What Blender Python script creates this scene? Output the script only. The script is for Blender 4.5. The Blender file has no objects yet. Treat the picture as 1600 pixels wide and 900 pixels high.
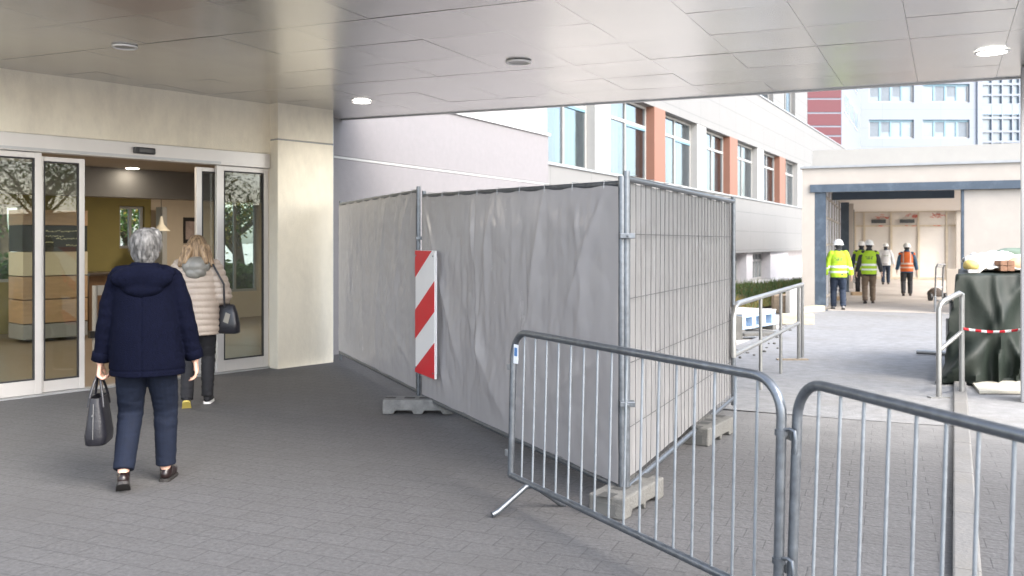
import bpy, math, random
from math import radians, sin, cos, pi, sqrt
from mathutils import Vector, Matrix, noise

random.seed(7)
sc = bpy.context.scene
COL = sc.collection
V = Vector
# ------------------------------------------------------------------ camera model (photo pixels -> metres)
F, CX, HY, CH = 1400.0, 800.0, 378.0, 1.6

def K(px): return (px - CX) / F
def G(px, py, z=0.0):                      # point of the horizontal plane z seen at a photo pixel
    Y = (CH - z) * F / (py - HY)
    return V((K(px) * Y, Y, z))
def ZH(py, Y): return CH + (HY - py) * Y / F
def gz(y):                                 # the concrete apron slopes gently down towards the passage
    t = min(1.0, max(0.0, (y - 11.0) / 8.0))
    return -0.12 * t * t * (3 - 2 * t)

# ------------------------------------------------------------------ materials
MATS = {}
def nodes_of(m):
    m.use_nodes = True
    nt = m.node_tree
    return nt, nt.nodes, nt.links, nt.nodes['Principled BSDF']

def mat(name, col, rough=0.6, metal=0.0, var=0.12, scale=4.0, bump=0.0, bscale=60.0, spec=0.5, stretch=(1, 1, 1),
        dirt=None, dirt_amt=0.0, dirt_scale=1.5, rvar=0.1, sheen=0.0, coat=0.0, transl=0.0):
    if name in MATS: return MATS[name]
    m = bpy.data.materials.new(name); MATS[name] = m
    nt, N, L, B = nodes_of(m)
    tc = N.new('ShaderNodeTexCoord'); mp = N.new('ShaderNodeMapping'); mp.inputs['Scale'].default_value = stretch
    L.new(tc.outputs['Object'], mp.inputs['Vector'])
    n1 = N.new('ShaderNodeTexNoise'); n1.inputs['Scale'].default_value = scale; n1.inputs['Detail'].default_value = 8; n1.inputs['Roughness'].default_value = 0.65
    L.new(mp.outputs[0], n1.inputs['Vector'])
    r = N.new('ShaderNodeValToRGB')
    r.color_ramp.elements[0].position = 0.3; r.color_ramp.elements[1].position = 0.7
    r.color_ramp.elements[0].color = (*[c * (1 - var) for c in col], 1); r.color_ramp.elements[1].color = (*[min(1, c * (1 + var)) for c in col], 1)
    L.new(n1.outputs['Fac'], r.inputs['Fac'])
    colout = r.outputs['Color']
    if dirt is not None:
        n2 = N.new('ShaderNodeTexNoise'); n2.inputs['Scale'].default_value = dirt_scale; n2.inputs['Detail'].default_value = 10; n2.inputs['Roughness'].default_value = 0.7
        L.new(mp.outputs[0], n2.inputs['Vector'])
        r2 = N.new('ShaderNodeValToRGB'); r2.color_ramp.elements[0].position = 0.48; r2.color_ramp.elements[1].position = 0.72
        r2.color_ramp.elements[0].color = (0, 0, 0, 1); r2.color_ramp.elements[1].color = (dirt_amt,) * 3 + (1,)
        L.new(n2.outputs['Fac'], r2.inputs['Fac'])
        mx = N.new('ShaderNodeMix'); mx.data_type = 'RGBA'
        L.new(r2.outputs['Color'], mx.inputs['Factor']); L.new(colout, mx.inputs['A']); mx.inputs['B'].default_value = (*dirt, 1)
        colout = mx.outputs['Result']
    L.new(colout, B.inputs['Base Color'])
    mr = N.new('ShaderNodeMapRange'); mr.inputs['To Min'].default_value = max(0.02, rough - rvar); mr.inputs['To Max'].default_value = min(1, rough + rvar)
    L.new(n1.outputs['Fac'], mr.inputs['Value']); L.new(mr.outputs[0], B.inputs['Roughness'])
    B.inputs['Metallic'].default_value = metal
    B.inputs['Specular IOR Level'].default_value = spec
    if sheen: B.inputs['Sheen Weight'].default_value = sheen; B.inputs['Sheen Roughness'].default_value = 0.5
    if coat: B.inputs['Coat Weight'].default_value = coat
    if bump:
        nb = N.new('ShaderNodeTexNoise'); nb.inputs['Scale'].default_value = bscale; nb.inputs['Detail'].default_value = 5
        L.new(mp.outputs[0], nb.inputs['Vector'])
        bp = N.new('ShaderNodeBump'); bp.inputs['Strength'].default_value = bump; bp.inputs['Distance'].default_value = 0.01
        L.new(nb.outputs['Fac'], bp.inputs['Height']); L.new(bp.outputs[0], B.inputs['Normal'])
    if transl:
        t = N.new('ShaderNodeBsdfTranslucent'); L.new(colout, t.inputs['Color'])
        ms = N.new('ShaderNodeMixShader'); ms.inputs[0].default_value = transl
        out = N['Material Output']; L.new(B.outputs[0], ms.inputs[1]); L.new(t.outputs[0], ms.inputs[2]); L.new(ms.outputs[0], out.inputs['Surface'])
    return m

def glass_mat(name, tint=(0.9, 0.95, 0.93), refl=1.0, base=0.0):
    m = bpy.data.materials.new(name); m.use_nodes = True
    N, L = m.node_tree.nodes, m.node_tree.links
    N.remove(N['Principled BSDF'])
    t = N.new('ShaderNodeBsdfTransparent'); t.inputs['Color'].default_value = (*tint, 1)
    g = N.new('ShaderNodeBsdfGlossy'); g.inputs['Roughness'].default_value = 0.015; g.inputs['Color'].default_value = (0.95, 0.97, 1, 1)
    nz = N.new('ShaderNodeTexNoise'); nz.inputs['Scale'].default_value = 1.3; nz.inputs['Detail'].default_value = 1
    tc = N.new('ShaderNodeTexCoord'); L.new(tc.outputs['Object'], nz.inputs['Vector'])
    bp = N.new('ShaderNodeBump'); bp.inputs['Strength'].default_value = 0.05; bp.inputs['Distance'].default_value = 0.05
    L.new(nz.outputs['Fac'], bp.inputs['Height']); L.new(bp.outputs[0], g.inputs['Normal'])
    fr = N.new('ShaderNodeFresnel'); fr.inputs['IOR'].default_value = 1.5
    ma = N.new('ShaderNodeMath'); ma.operation = 'MULTIPLY_ADD'; ma.inputs[1].default_value = refl; ma.inputs[2].default_value = base; ma.use_clamp = True
    L.new(fr.outputs[0], ma.inputs[0])
    mx = N.new('ShaderNodeMixShader'); L.new(ma.outputs[0], mx.inputs[0]); L.new(t.outputs[0], mx.inputs[1]); L.new(g.outputs[0], mx.inputs[2])
    L.new(mx.outputs[0], N['Material Output'].inputs['Surface'])
    MATS[name] = m
    return m

def emit_mat(name, col, s):
    m = bpy.data.materials.new(name); nt, N, L, B = nodes_of(m)
    B.inputs['Base Color'].default_value = (*col, 1); B.inputs['Emission Color'].default_value = (*col, 1); B.inputs['Emission Strength'].default_value = s
    return m

def joint_mat(name, col, w, h, gap=0.012, joint=(0.3, 0.3, 0.3), rough=0.6, var=0.06, bump=0.0, off=0.0, axes='XZ', pvar=0.03, scale=2.0, dirt=None, dirt_amt=0.0, bscale=90, spec=0.5, joff=(0, 0), nbump=0.15):
    """panels / pavers laid in a grid, in the object's own coordinates"""
    m = bpy.data.materials.new(name); MATS[name] = m
    nt, N, L, B = nodes_of(m)
    tc = N.new('ShaderNodeTexCoord'); sp = N.new('ShaderNodeSeparateXYZ'); cb = N.new('ShaderNodeCombineXYZ')
    L.new(tc.outputs['Object'], sp.inputs[0])
    a1 = N.new('ShaderNodeMath'); a1.inputs[1].default_value = joff[0]; a2 = N.new('ShaderNodeMath'); a2.inputs[1].default_value = joff[1]
    L.new(sp.outputs[axes[0]], a1.inputs[0]); L.new(sp.outputs[axes[1]], a2.inputs[0]); L.new(a1.outputs[0], cb.inputs[0]); L.new(a2.outputs[0], cb.inputs[1])
    bk = N.new('ShaderNodeTexBrick'); bk.offset = off; bk.squash = 1.0
    bk.inputs['Scale'].default_value = 1.0; bk.inputs['Brick Width'].default_value = w; bk.inputs['Row Height'].default_value = h
    bk.inputs['Mortar Size'].default_value = gap / 2; bk.inputs['Mortar Smooth'].default_value = 0.3; bk.inputs['Bias'].default_value = 0.0
    bk.inputs['Color1'].default_value = (*[c * (1 - pvar) for c in col], 1); bk.inputs['Color2'].default_value = (*[c * (1 + pvar) for c in col], 1); bk.inputs['Mortar'].default_value = (*joint, 1)
    L.new(cb.outputs[0], bk.inputs['Vector'])
    n1 = N.new('ShaderNodeTexNoise'); n1.inputs['Scale'].default_value = scale; n1.inputs['Detail'].default_value = 10; n1.inputs['Roughness'].default_value = 0.75
    L.new(tc.outputs['Object'], n1.inputs['Vector'])
    mr = N.new('ShaderNodeMapRange'); mr.inputs['From Min'].default_value = 0.25; mr.inputs['From Max'].default_value = 0.75; mr.inputs['To Min'].default_value = 1 - var; mr.inputs['To Max'].default_value = 1 + var
    L.new(n1.outputs['Fac'], mr.inputs['Value'])
    mx = N.new('ShaderNodeMix'); mx.data_type = 'RGBA'; mx.blend_type = 'MULTIPLY'; mx.inputs['Factor'].default_value = 1
    L.new(bk.outputs['Color'], mx.inputs['A']); L.new(mr.outputs[0], mx.inputs['B'])
    colout = mx.outputs['Result']
    if dirt:
        n2 = N.new('ShaderNodeTexNoise'); n2.inputs['Scale'].default_value = 0.9; n2.inputs['Detail'].default_value = 9; n2.inputs['Roughness'].default_value = 0.7
        L.new(tc.outputs['Object'], n2.inputs['Vector'])
        r2 = N.new('ShaderNodeValToRGB'); r2.color_ramp.elements[0].position = 0.45; r2.color_ramp.elements[1].position = 0.75
        r2.color_ramp.elements[0].color = (0, 0, 0, 1); r2.color_ramp.elements[1].color = (dirt_amt,) * 3 + (1,)
        L.new(n2.outputs['Fac'], r2.inputs['Fac'])
        m2 = N.new('ShaderNodeMix'); m2.data_type = 'RGBA'; L.new(r2.outputs['Color'], m2.inputs['Factor']); L.new(colout, m2.inputs['A']); m2.inputs['B'].default_value = (*dirt, 1)
        colout = m2.outputs['Result']
    L.new(colout, B.inputs['Base Color']); B.inputs['Roughness'].default_value = rough; B.inputs['Specular IOR Level'].default_value = spec
    nb = N.new('ShaderNodeTexNoise'); nb.inputs['Scale'].default_value = bscale; nb.inputs['Detail'].default_value = 4
    L.new(tc.outputs['Object'], nb.inputs['Vector'])
    b1 = N.new('ShaderNodeBump'); b1.inputs['Strength'].default_value = nbump; b1.inputs['Distance'].default_value = 0.006; L.new(nb.outputs['Fac'], b1.inputs['Height'])
    b2 = N.new('ShaderNodeBump'); b2.inputs['Strength'].default_value = bump; b2.inputs['Distance'].default_value = 0.006; b2.invert = True
    L.new(bk.outputs['Fac'], b2.inputs['Height']); L.new(b1.outputs[0], b2.inputs['Normal']); L.new(b2.outputs[0], B.inputs['Normal'])
    return m

# ------------------------------------------------------------------ mesh builder
class MB:
    def __init__(s): s.v = []; s.f = []; s.m = []
    def add(s, vs, fs, m=0):
        o = len(s.v); s.v += [V(x) for x in vs]; s.f += [tuple(i + o for i in f) for f in fs]; s.m += [m] * len(fs)
        return s
    def obox(s, o, a, b, c, m=0):
        o, a, b, c = V(o), V(a), V(b), V(c)
        p = [o, o + a, o + a + b, o + b]; p += [q + c for q in p]
        fs = [(0, 3, 2, 1), (4, 5, 6, 7), (0, 1, 5, 4), (1, 2, 6, 5), (2, 3, 7, 6), (3, 0, 4, 7)]
        if a.cross(b).dot(c) < 0: fs = [f[::-1] for f in fs]
        return s.add(p, fs, m)
    def box(s, x0, x1, y0, y1, z0, z1, m=0): return s.obox((x0, y0, z0), (x1 - x0, 0, 0), (0, y1 - y0, 0), (0, 0, z1 - z0), m)
    def tube(s, pts, r, n=8, m=0, cap=True):
        pts = [V(p) for p in pts]; k = len(pts); rs = r if isinstance(r, (list, tuple)) else [r] * k
        t0 = (pts[1] - pts[0]).normalized(); up = V((0, 0, 1)) if abs(t0.z) < 0.9 else V((1, 0, 0))
        nx = t0.cross(up).normalized(); vs = []; fs = []
        for i, p in enumerate(pts):
            t = (pts[min(i + 1, k - 1)] - pts[max(i - 1, 0)]).normalized()
            nx = (nx - t * nx.dot(t)).normalized(); ny = t.cross(nx)
            for j in range(n):
                a = 2 * pi * j / n; vs.append(p + nx * (cos(a) * rs[i]) + ny * (sin(a) * rs[i]))
        for i in range(k - 1):
            for j in range(n):
                fs.append((i * n + j, i * n + (j + 1) % n, (i + 1) * n + (j + 1) % n, (i + 1) * n + j))
        if cap: fs.append(tuple(range(n))[::-1]); fs.append(tuple((k - 1) * n + j for j in range(n)))
        return s.add(vs, fs, m)
    def cyl(s, p, q, r, n=16, m=0): return s.tube([p, q], r, n, m)
    def ell(s, c, r, m=0, rot=None, n=16, k=10):
        vs = []; fs = []; c = V(c); R = rot or Matrix.Identity(3)
        for i in range(k + 1):
            th = pi * i / k
            for j in range(n):
                a = 2 * pi * j / n; vs.append(c + R @ V((r[0] * sin(th) * cos(a), r[1] * sin(th) * sin(a), -r[2] * cos(th))))
        for i in range(k):
            for j in range(n): fs.append((i * n + j, i * n + (j + 1) % n, (i + 1) * n + (j + 1) % n, (i + 1) * n + j))
        return s.add(vs, fs, m)
    def cone(s, p, q, r0, r1, m=0, n=14):          # round cone = limb segment
        p, q = V(p), V(q); d = (q - p); L = d.length; d = d / L if L > 1e-6 else V((0, 0, 1)); pts = []; rs = []
        for a in (0.15, 0.5, 0.8, 1.0): pts.append(p - d * r0 * cos(a * pi / 2)); rs.append(r0 * sin(a * pi / 2))
        for a in (0.33, 0.66): pts.append(p + d * L * a); rs.append(r0 + (r1 - r0) * a)
        for a in (1.0, 0.8, 0.5, 0.15): pts.append(q + d * r1 * cos(a * pi / 2)); rs.append(r1 * sin(a * pi / 2))
        return s.tube(pts, rs, n, m)
    def chain(s, pts, rs, m=0):
        for i in range(len(pts) - 1): s.cone(pts[i], pts[i + 1], rs[i], rs[i + 1], m)
        return s
    def loft(s, rings, m=0, n=24, pw=2.0):          # rings: (z, rx, ry, cx, cy)
        vs = []; fs = []
        for (z, rx, ry, cx, cy) in rings:
            for j in range(n):
                a = 2 * pi * j / n; ca, sa = cos(a), sin(a); e = 2 / pw
                vs.append((cx + rx * math.copysign(abs(ca) ** e, ca), cy + ry * math.copysign(abs(sa) ** e, sa), z))
        k = len(rings)
        for i in range(k - 1):
            for j in range(n): fs.append((i * n + j, i * n + (j + 1) % n, (i + 1) * n + (j + 1) % n, (i + 1) * n + j))
        fs.append(tuple(range(n))[::-1]); fs.append(tuple((k - 1) * n + j for j in range(n)))
        return s.add(vs, fs, m)
    def grid(s, fn, nu, nv, m=0):
        vs = [fn(i / nu, j / nv) for j in range(nv + 1) for i in range(nu + 1)]
        fs = [(j * (nu + 1) + i, j * (nu + 1) + i + 1, (j + 1) * (nu + 1) + i + 1, (j + 1) * (nu + 1) + i) for j in range(nv) for i in range(nu)]
        return s.add(vs, fs, m)
    def poly(s, pts, m=0): return s.add(pts, [tuple(range(len(pts)))], m)
    def prism(s, pts, ext, m=0):                    # extruded polygon
        n = len(pts); e = V(ext); a = [V(p) for p in pts]; b = [p + e for p in a]
        fs = [tuple(range(n))[::-1], tuple(range(n, 2 * n))] + [(i, (i + 1) % n, n + (i + 1) % n, n + i) for i in range(n)]
        return s.add(a + b, fs, m)
    def build(s, name, mats, parent=None, smooth=None, bevel=0.0, local=False, solid=0.0):
        me = bpy.data.meshes.new(name)
        vs = s.v
        if parent is not None and not local:
            inv = ROOT.get(parent.name, Matrix.Identity(4)).inverted(); vs = [inv @ v for v in vs]
        me.from_pydata([tuple(v) for v in vs], [], s.f)
        for x in (mats if isinstance(mats, (list, tuple)) else [mats]): me.materials.append(x)
        me.polygons.foreach_set('material_index', s.m)
        if smooth is not None:
            me.polygons.foreach_set('use_smooth', [True] * len(s.f)); me.set_sharp_from_angle(angle=radians(smooth))
        me.update()
        o = bpy.data.objects.new(name, me); COL.objects.link(o)
        if parent is not None:
            o.parent = parent; ROOT[o.name] = ROOT.get(parent.name, Matrix.Identity(4))
        if bevel:
            b = o.modifiers.new('bevel', 'BEVEL'); b.width = bevel; b.segments = 2; b.limit_method = 'ANGLE'; b.angle_limit = radians(50)
        if solid:
            b = o.modifiers.new('solid', 'SOLIDIFY'); b.thickness = solid
        return o

ROOT = {}
def thing(name, label, cat, loc=(0, 0, 0), rz=0.0, group=None, M=None):
    o = bpy.data.objects.new(name, None); COL.objects.link(o); o.empty_display_size = 0.2
    if M is None: M = Matrix.Translation(V(loc)) @ Matrix.Rotation(rz, 4, 'Z')
    o.matrix_world = M; ROOT[o.name] = M
    tag(o, label, cat, group); return o
def tag(o, label=None, cat=None, group=None, kind=None):
    if label: o['label'] = label
    if cat: o['category'] = cat
    if group: o['group'] = group
    if kind: o['kind'] = kind
    return o
def copy_thing(o, M, label):
    def rec(a, parent):
        c = a.copy(); COL.objects.link(c)
        if parent is not None: c.parent = parent
        for ch in [x for x in a.children]: rec(ch, c)
        return c
    r = rec(o, None); r.matrix_world = M; r['label'] = label; return r
def frame2(o, ax):                                   # local X along ax (2-D), origin o
    a = math.atan2(ax[1], ax[0]); return Matrix.Translation(V((o[0], o[1], 0))) @ Matrix.Rotation(a, 4, 'Z')

def hide_text(): pass

# ------------------------------------------------------------------ colours
M_cream = mat('cream_render', (0.84, 0.775, 0.64), 0.85, var=0.05, scale=5, bump=0.35, bscale=70, dirt=(0.5, 0.45, 0.37), dirt_amt=0.4, dirt_scale=1.2, stretch=(1.6, 1.6, 0.7))
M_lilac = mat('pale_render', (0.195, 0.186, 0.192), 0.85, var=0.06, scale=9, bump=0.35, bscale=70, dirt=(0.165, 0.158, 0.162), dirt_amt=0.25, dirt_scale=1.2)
M_white = mat('white_paint', (0.33, 0.326, 0.315), 0.5, var=0.04)
M_alu = mat('anodised_aluminium', (0.62, 0.60, 0.58), 0.42, metal=0.45, var=0.04, scale=2, rvar=0.05)
M_alu_d = mat('aluminium_track', (0.42, 0.43, 0.44), 0.4, metal=0.6, var=0.05)
M_gasket = mat('black_rubber', (0.025, 0.025, 0.028), 0.55)
M_glass = glass_mat('clear_glass', (0.84, 0.88, 0.85), 0.8, 0.01)
M_glass_b = glass_mat('window_glass', (0.80, 0.87, 0.90), 0.8, 0.02)
M_steel = mat('galvanised_steel', (0.155, 0.17, 0.188), 0.36, metal=0.75, var=0.22, scale=22, rvar=0.12, bump=0.06, bscale=120)
M_steel_d = mat('weathered_steel', (0.30, 0.31, 0.32), 0.45, metal=0.7, var=0.25, scale=18)
M_concrete = mat('block_concrete', (0.125, 0.122, 0.113), 0.9, var=0.18, scale=7, bump=0.6, bscale=55, dirt=(0.08, 0.077, 0.068), dirt_amt=0.6, dirt_scale=5)
M_black = mat('black_plastic', (0.02, 0.02, 0.022), 0.4)
M_blue = mat('blue_steel_paint', (0.046, 0.066, 0.092), 0.45, var=0.15, scale=3, dirt=(0.16, 0.2, 0.25), dirt_amt=0.4, dirt_scale=4)
M_wood = mat('timber', (0.36, 0.26, 0.16), 0.7, var=0.3, scale=3, stretch=(1, 1, 6))
M_skin = mat('skin', (0.60, 0.36, 0.27), 0.5, var=0.08, scale=20)

# ------------------------------------------------------------------ world, sun, camera
SUN_AZ = V((0.72, -0.70)).normalized(); SUN_EL = radians(40)
w = bpy.data.worlds.new('World'); sc.world = w; w.use_nodes = True
N, L = w.node_tree.nodes, w.node_tree.links
sky = N.new('ShaderNodeTexSky'); sky.sky_type = 'NISHITA'; sky.sun_disc = False
sky.sun_elevation = SUN_EL; sky.sun_rotation = math.atan2(SUN_AZ.x, SUN_AZ.y); sky.dust_density = 2.5; sky.air_density = 1.0
hs = N.new('ShaderNodeHueSaturation'); hs.inputs['Saturation'].default_value = 0.58; L.new(sky.outputs[0], hs.inputs['Color']); L.new(hs.outputs[0], N['Background'].inputs['Color']); N['Background'].inputs['Strength'].default_value = 0.15
sl = bpy.data.lights.new('sun', 'SUN'); sl.energy = 0.5; sl.angle = radians(35); sl.color = (1.0, 0.94, 0.86)
so = bpy.data.objects.new('sun', sl); COL.objects.link(so)
sd = V((SUN_AZ.x * cos(SUN_EL), SUN_AZ.y * cos(SUN_EL), sin(SUN_EL)))
so.rotation_euler = sd.to_track_quat('Z', 'Y').to_euler(); so.location = sd * 60

cam = bpy.data.cameras.new('camera'); co = bpy.data.objects.new('camera', cam); COL.objects.link(co); sc.camera = co
co.location = (0, 0, CH); co.rotation_euler = (radians(90), 0, 0)
cam.sensor_width = 36; cam.lens = 36 * F / 1600; cam.shift_y = -(450 - HY) / 1600; cam.clip_end = 2000; cam.clip_start = 0.05
cam.dof.use_dof = True; cam.dof.focus_distance = 6.5; cam.dof.aperture_fstop = 3.2
sc.view_settings.view_transform = 'Standard'; sc.view_settings.look = 'None'; sc.view_settings.exposure = 2.42; sc.view_settings.gamma = 1
sc.cycles.max_bounces = 10; sc.cycles.diffuse_bounces = 5; sc.cycles.transparent_max_bounces = 16; sc.cycles.caustics_reflective = False; sc.cycles.caustics_refractive = False
sc.cycles.sample_clamp_indirect = 8

# ------------------------------------------------------------------ frames of the place
A2 = V((0.9225, -0.386)); A2.normalize()             # along the front edge of the canopy
B2 = V((0.437, 0.8995)); B2.normalize()              # canopy seams, kerb
WE = V((0.660, 0.751)); WE.normalize(); WB = G(418, 575)   # entrance wall direction and base point
MW = frame2((WB.x, WB.y), WE)                        # entrance frame: x along the wall, y into the building
def ws(px, t=0.0):                                   # wall coordinate seen at column px, on the plane t behind the wall
    o = V((WB.x, WB.y)) + V((-WE.y, WE.x)) * t; k = K(px)
    s = (k * o.y - o.x) / (WE.x - k * WE.y); return s
def wz(px, py, t=0.0):
    s = ws(px, t); Y = WB.y + WE.x * t + WE.y * s; return ZH(py, Y)

# ------------------------------------------------------------------ ground
M_far = mat('far_ground', (0.5, 0.48, 0.45), 0.9, var=0.15, scale=0.4)
g = MB(); g.add([(-600, -600, -0.14), (600, -600, -0.14), (600, 900, -0.14), (-600, 900, -0.14)], [(0, 1, 2, 3)])
tag(g.build('ground', M_far), kind='structure')

pav_root = thing('forecourt_paving', 'grey granite block paving of the forecourt', 'paving', M=frame2((0, 0), A2)); pav_root['kind'] = 'structure'
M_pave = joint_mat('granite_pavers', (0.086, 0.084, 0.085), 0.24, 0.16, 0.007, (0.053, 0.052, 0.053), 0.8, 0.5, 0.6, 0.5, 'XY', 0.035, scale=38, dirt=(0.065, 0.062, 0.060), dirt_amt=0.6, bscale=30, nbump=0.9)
kA = G(1488, 900); kB = G(1490, 622); kd = (kB - kA).normalized(); kn = V((kd.y, -kd.x, 0))
def kerb_pt(t, off): p = kA + kd * t + kn * off; return p
# paving boundary: line through the point seen at (1400,660), parallel to the canopy
pb = G(1400, 660)
def pave_edge(t): return V((pb.x, pb.y, 0)) + V((A2.x, A2.y, 0)) * t
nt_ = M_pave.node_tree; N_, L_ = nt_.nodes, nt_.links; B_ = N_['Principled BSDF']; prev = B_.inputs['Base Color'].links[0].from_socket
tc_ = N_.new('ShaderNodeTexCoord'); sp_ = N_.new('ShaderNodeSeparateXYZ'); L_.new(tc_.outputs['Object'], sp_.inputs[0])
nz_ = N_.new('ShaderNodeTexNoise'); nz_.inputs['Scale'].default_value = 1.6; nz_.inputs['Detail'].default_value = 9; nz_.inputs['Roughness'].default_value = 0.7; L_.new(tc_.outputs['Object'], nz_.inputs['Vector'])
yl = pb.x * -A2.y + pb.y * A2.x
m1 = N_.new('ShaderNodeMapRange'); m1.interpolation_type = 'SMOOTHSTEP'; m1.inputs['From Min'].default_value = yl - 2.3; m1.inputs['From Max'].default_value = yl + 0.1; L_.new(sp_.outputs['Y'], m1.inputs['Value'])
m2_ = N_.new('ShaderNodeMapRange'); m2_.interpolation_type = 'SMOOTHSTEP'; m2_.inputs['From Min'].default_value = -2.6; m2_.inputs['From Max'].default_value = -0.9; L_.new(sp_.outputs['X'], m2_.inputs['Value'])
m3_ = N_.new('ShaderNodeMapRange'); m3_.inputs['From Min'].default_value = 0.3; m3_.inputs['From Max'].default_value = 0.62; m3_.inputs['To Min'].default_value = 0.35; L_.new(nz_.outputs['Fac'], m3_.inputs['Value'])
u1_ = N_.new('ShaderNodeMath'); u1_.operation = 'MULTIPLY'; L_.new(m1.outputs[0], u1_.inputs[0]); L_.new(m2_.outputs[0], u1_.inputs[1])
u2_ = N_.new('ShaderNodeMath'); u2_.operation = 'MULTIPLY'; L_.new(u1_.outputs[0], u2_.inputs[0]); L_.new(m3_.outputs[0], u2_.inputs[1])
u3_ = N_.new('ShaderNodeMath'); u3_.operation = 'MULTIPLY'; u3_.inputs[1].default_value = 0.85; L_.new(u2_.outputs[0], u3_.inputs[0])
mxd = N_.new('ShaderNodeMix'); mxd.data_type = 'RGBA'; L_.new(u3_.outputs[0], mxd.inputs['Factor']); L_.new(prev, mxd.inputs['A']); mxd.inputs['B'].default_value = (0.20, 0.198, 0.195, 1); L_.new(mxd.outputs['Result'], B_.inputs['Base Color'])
P = MB()
e0, e1 = pave_edge(-2.6), pave_edge(25)
e1 = pave_edge(7.5)
q = [(-9, -1.5, 0.0), (9.5, -1.5, 0.0), (e1.x, e1.y, 0), (e0.x, e0.y, 0), (e0.x + 1.5, e0.y + 6.0, 0), (-9, 17, 0)]  # paving ends early out of view so the paler ground bounces light in
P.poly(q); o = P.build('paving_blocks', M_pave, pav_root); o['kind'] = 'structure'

M_apron = mat('dusty_concrete', (0.215, 0.217, 0.222), 0.85, var=0.22, scale=7, bump=0.6, bscale=45, dirt=(0.15, 0.138, 0.12), dirt_amt=0.55, dirt_scale=0.6)
ap = MB()
def apf(u, v):
    p0 = pave_edge(-2.6 + 34 * u); x, y = p0.x + B2.x * 60 * v ** 1.6, p0.y + B2.y * 60 * v ** 1.6
    if v == 0: x += 0.05 * noise.noise(V((x * 2, y * 2, 0))); y += 0.10 * noise.noise(V((x * 3, y * 1, 3)))
    return (x, y, gz(y) + 0.004)
ap.grid(apf, 60, 60); tag(ap.build('concrete_apron', M_apron, smooth=60), kind='structure')

M_kerb = mat('kerb_stone', (0.16, 0.157, 0.153), 0.85, var=0.14, scale=6, bump=0.5, bscale=40, dirt=(0.13, 0.12, 0.10), dirt_amt=0.6, dirt_scale=3)
kb = MB()
for i in range(16):
    t0 = -3.0 + i * 1.0; n0 = kerb_pt(t0 + 0.004, 0.0); zz = min(gz(n0.y), gz(kerb_pt(t0 + 1, 0).y))
    if t0 > 9.5: break
    h = 0.045 + zz
    kb.obox((n0.x, n0.y, -0.1), kd * 0.992, kn * 0.125, (0, 0, 0.1 + h))
o = kb.build('kerb', M_kerb, bevel=0.012); tag(o, kind='structure')

# ------------------------------------------------------------------ canopy over the entrance
E0 = G(524, 187, 3.35); E0 = V((E0.x, E0.y))
canopy = thing('entrance_canopy', 'wide metal-panelled canopy sheltering the entrance forecourt', 'canopy', (E0.x, E0.y, 3.35))
M_soffit = mat('brushed_soffit_metal', (0.64, 0.63, 0.615), 0.26, metal=0.72, var=0.03, scale=0.5, rvar=0.0)
M_seam = mat('dark_seam', (0.55, 0.54, 0.52), 0.6, var=0.05)
sf = MB(); pw, ph = 0.76, 0.80
rnd = random.Random(3)
NR = 8
for r in range(NR):
    for c in range(-11, 12):
        t0, t1 = c * pw + 0.0014, (c + 1) * pw - 0.0014; r0, r1 = r * ph + 0.0014, (r + 1) * ph - 0.0014
        if r % 3 == 0: r0 += 0.008
        tz = [rnd.uniform(-0.0015, 0.0015) for _ in range(4)]; bul = rnd.uniform(0.002, 0.008)
        def fn(u, v, t0=t0, t1=t1, r0=r0, r1=r1, tz=tz, bul=bul):
            p = E0 + A2 * (t0 + (t1 - t0) * u) - B2 * (r0 + (r1 - r0) * v)
            z = (tz[0] * (1 - u) + tz[1] * u) * (1 - v) + (tz[2] * (1 - u) + tz[3] * u) * v
            z += bul * (16 * u * (1 - u) * v * (1 - v)) ** 0.5
            edge = 0.003 if v in (0.0, 1.0) or u in (0.0, 1.0) else 0.0
            return (p.x, p.y, 3.35 + z + edge)
        sf.grid(fn, 6, 6)
sf.build('soffit', M_soffit, canopy, smooth=50)
def cpt(t, r, z): p = E0 + A2 * t - B2 * r; return V((p.x, p.y, z))
sl_ = MB(); sl_.prism([cpt(-9, -0.0, 3.372), cpt(9.2, -0.0, 3.372), cpt(9.2, NR * ph, 3.372), cpt(-9, NR * ph, 3.372)], (0, 0, 0.55)); sl_.build('roof_slab', M_seam, canopy)
tr = MB(); tr.prism([cpt(-9, -0.05, 3.338), cpt(9.25, -0.05, 3.338), cpt(9.25, -0.003, 3.338), cpt(-9, -0.003, 3.338)], (0, 0, 0.6)); tr.build('edge_trim', M_alu_d, canopy)
tr = MB(); tr.prism([cpt(9.203, 0, 3.338), cpt(9.25, 0, 3.338), cpt(9.25, NR * ph, 3.338), cpt(9.203, NR * ph, 3.338)], (0, 0, 0.6)); tr.build('edge_trim', M_alu_d, canopy)

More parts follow.
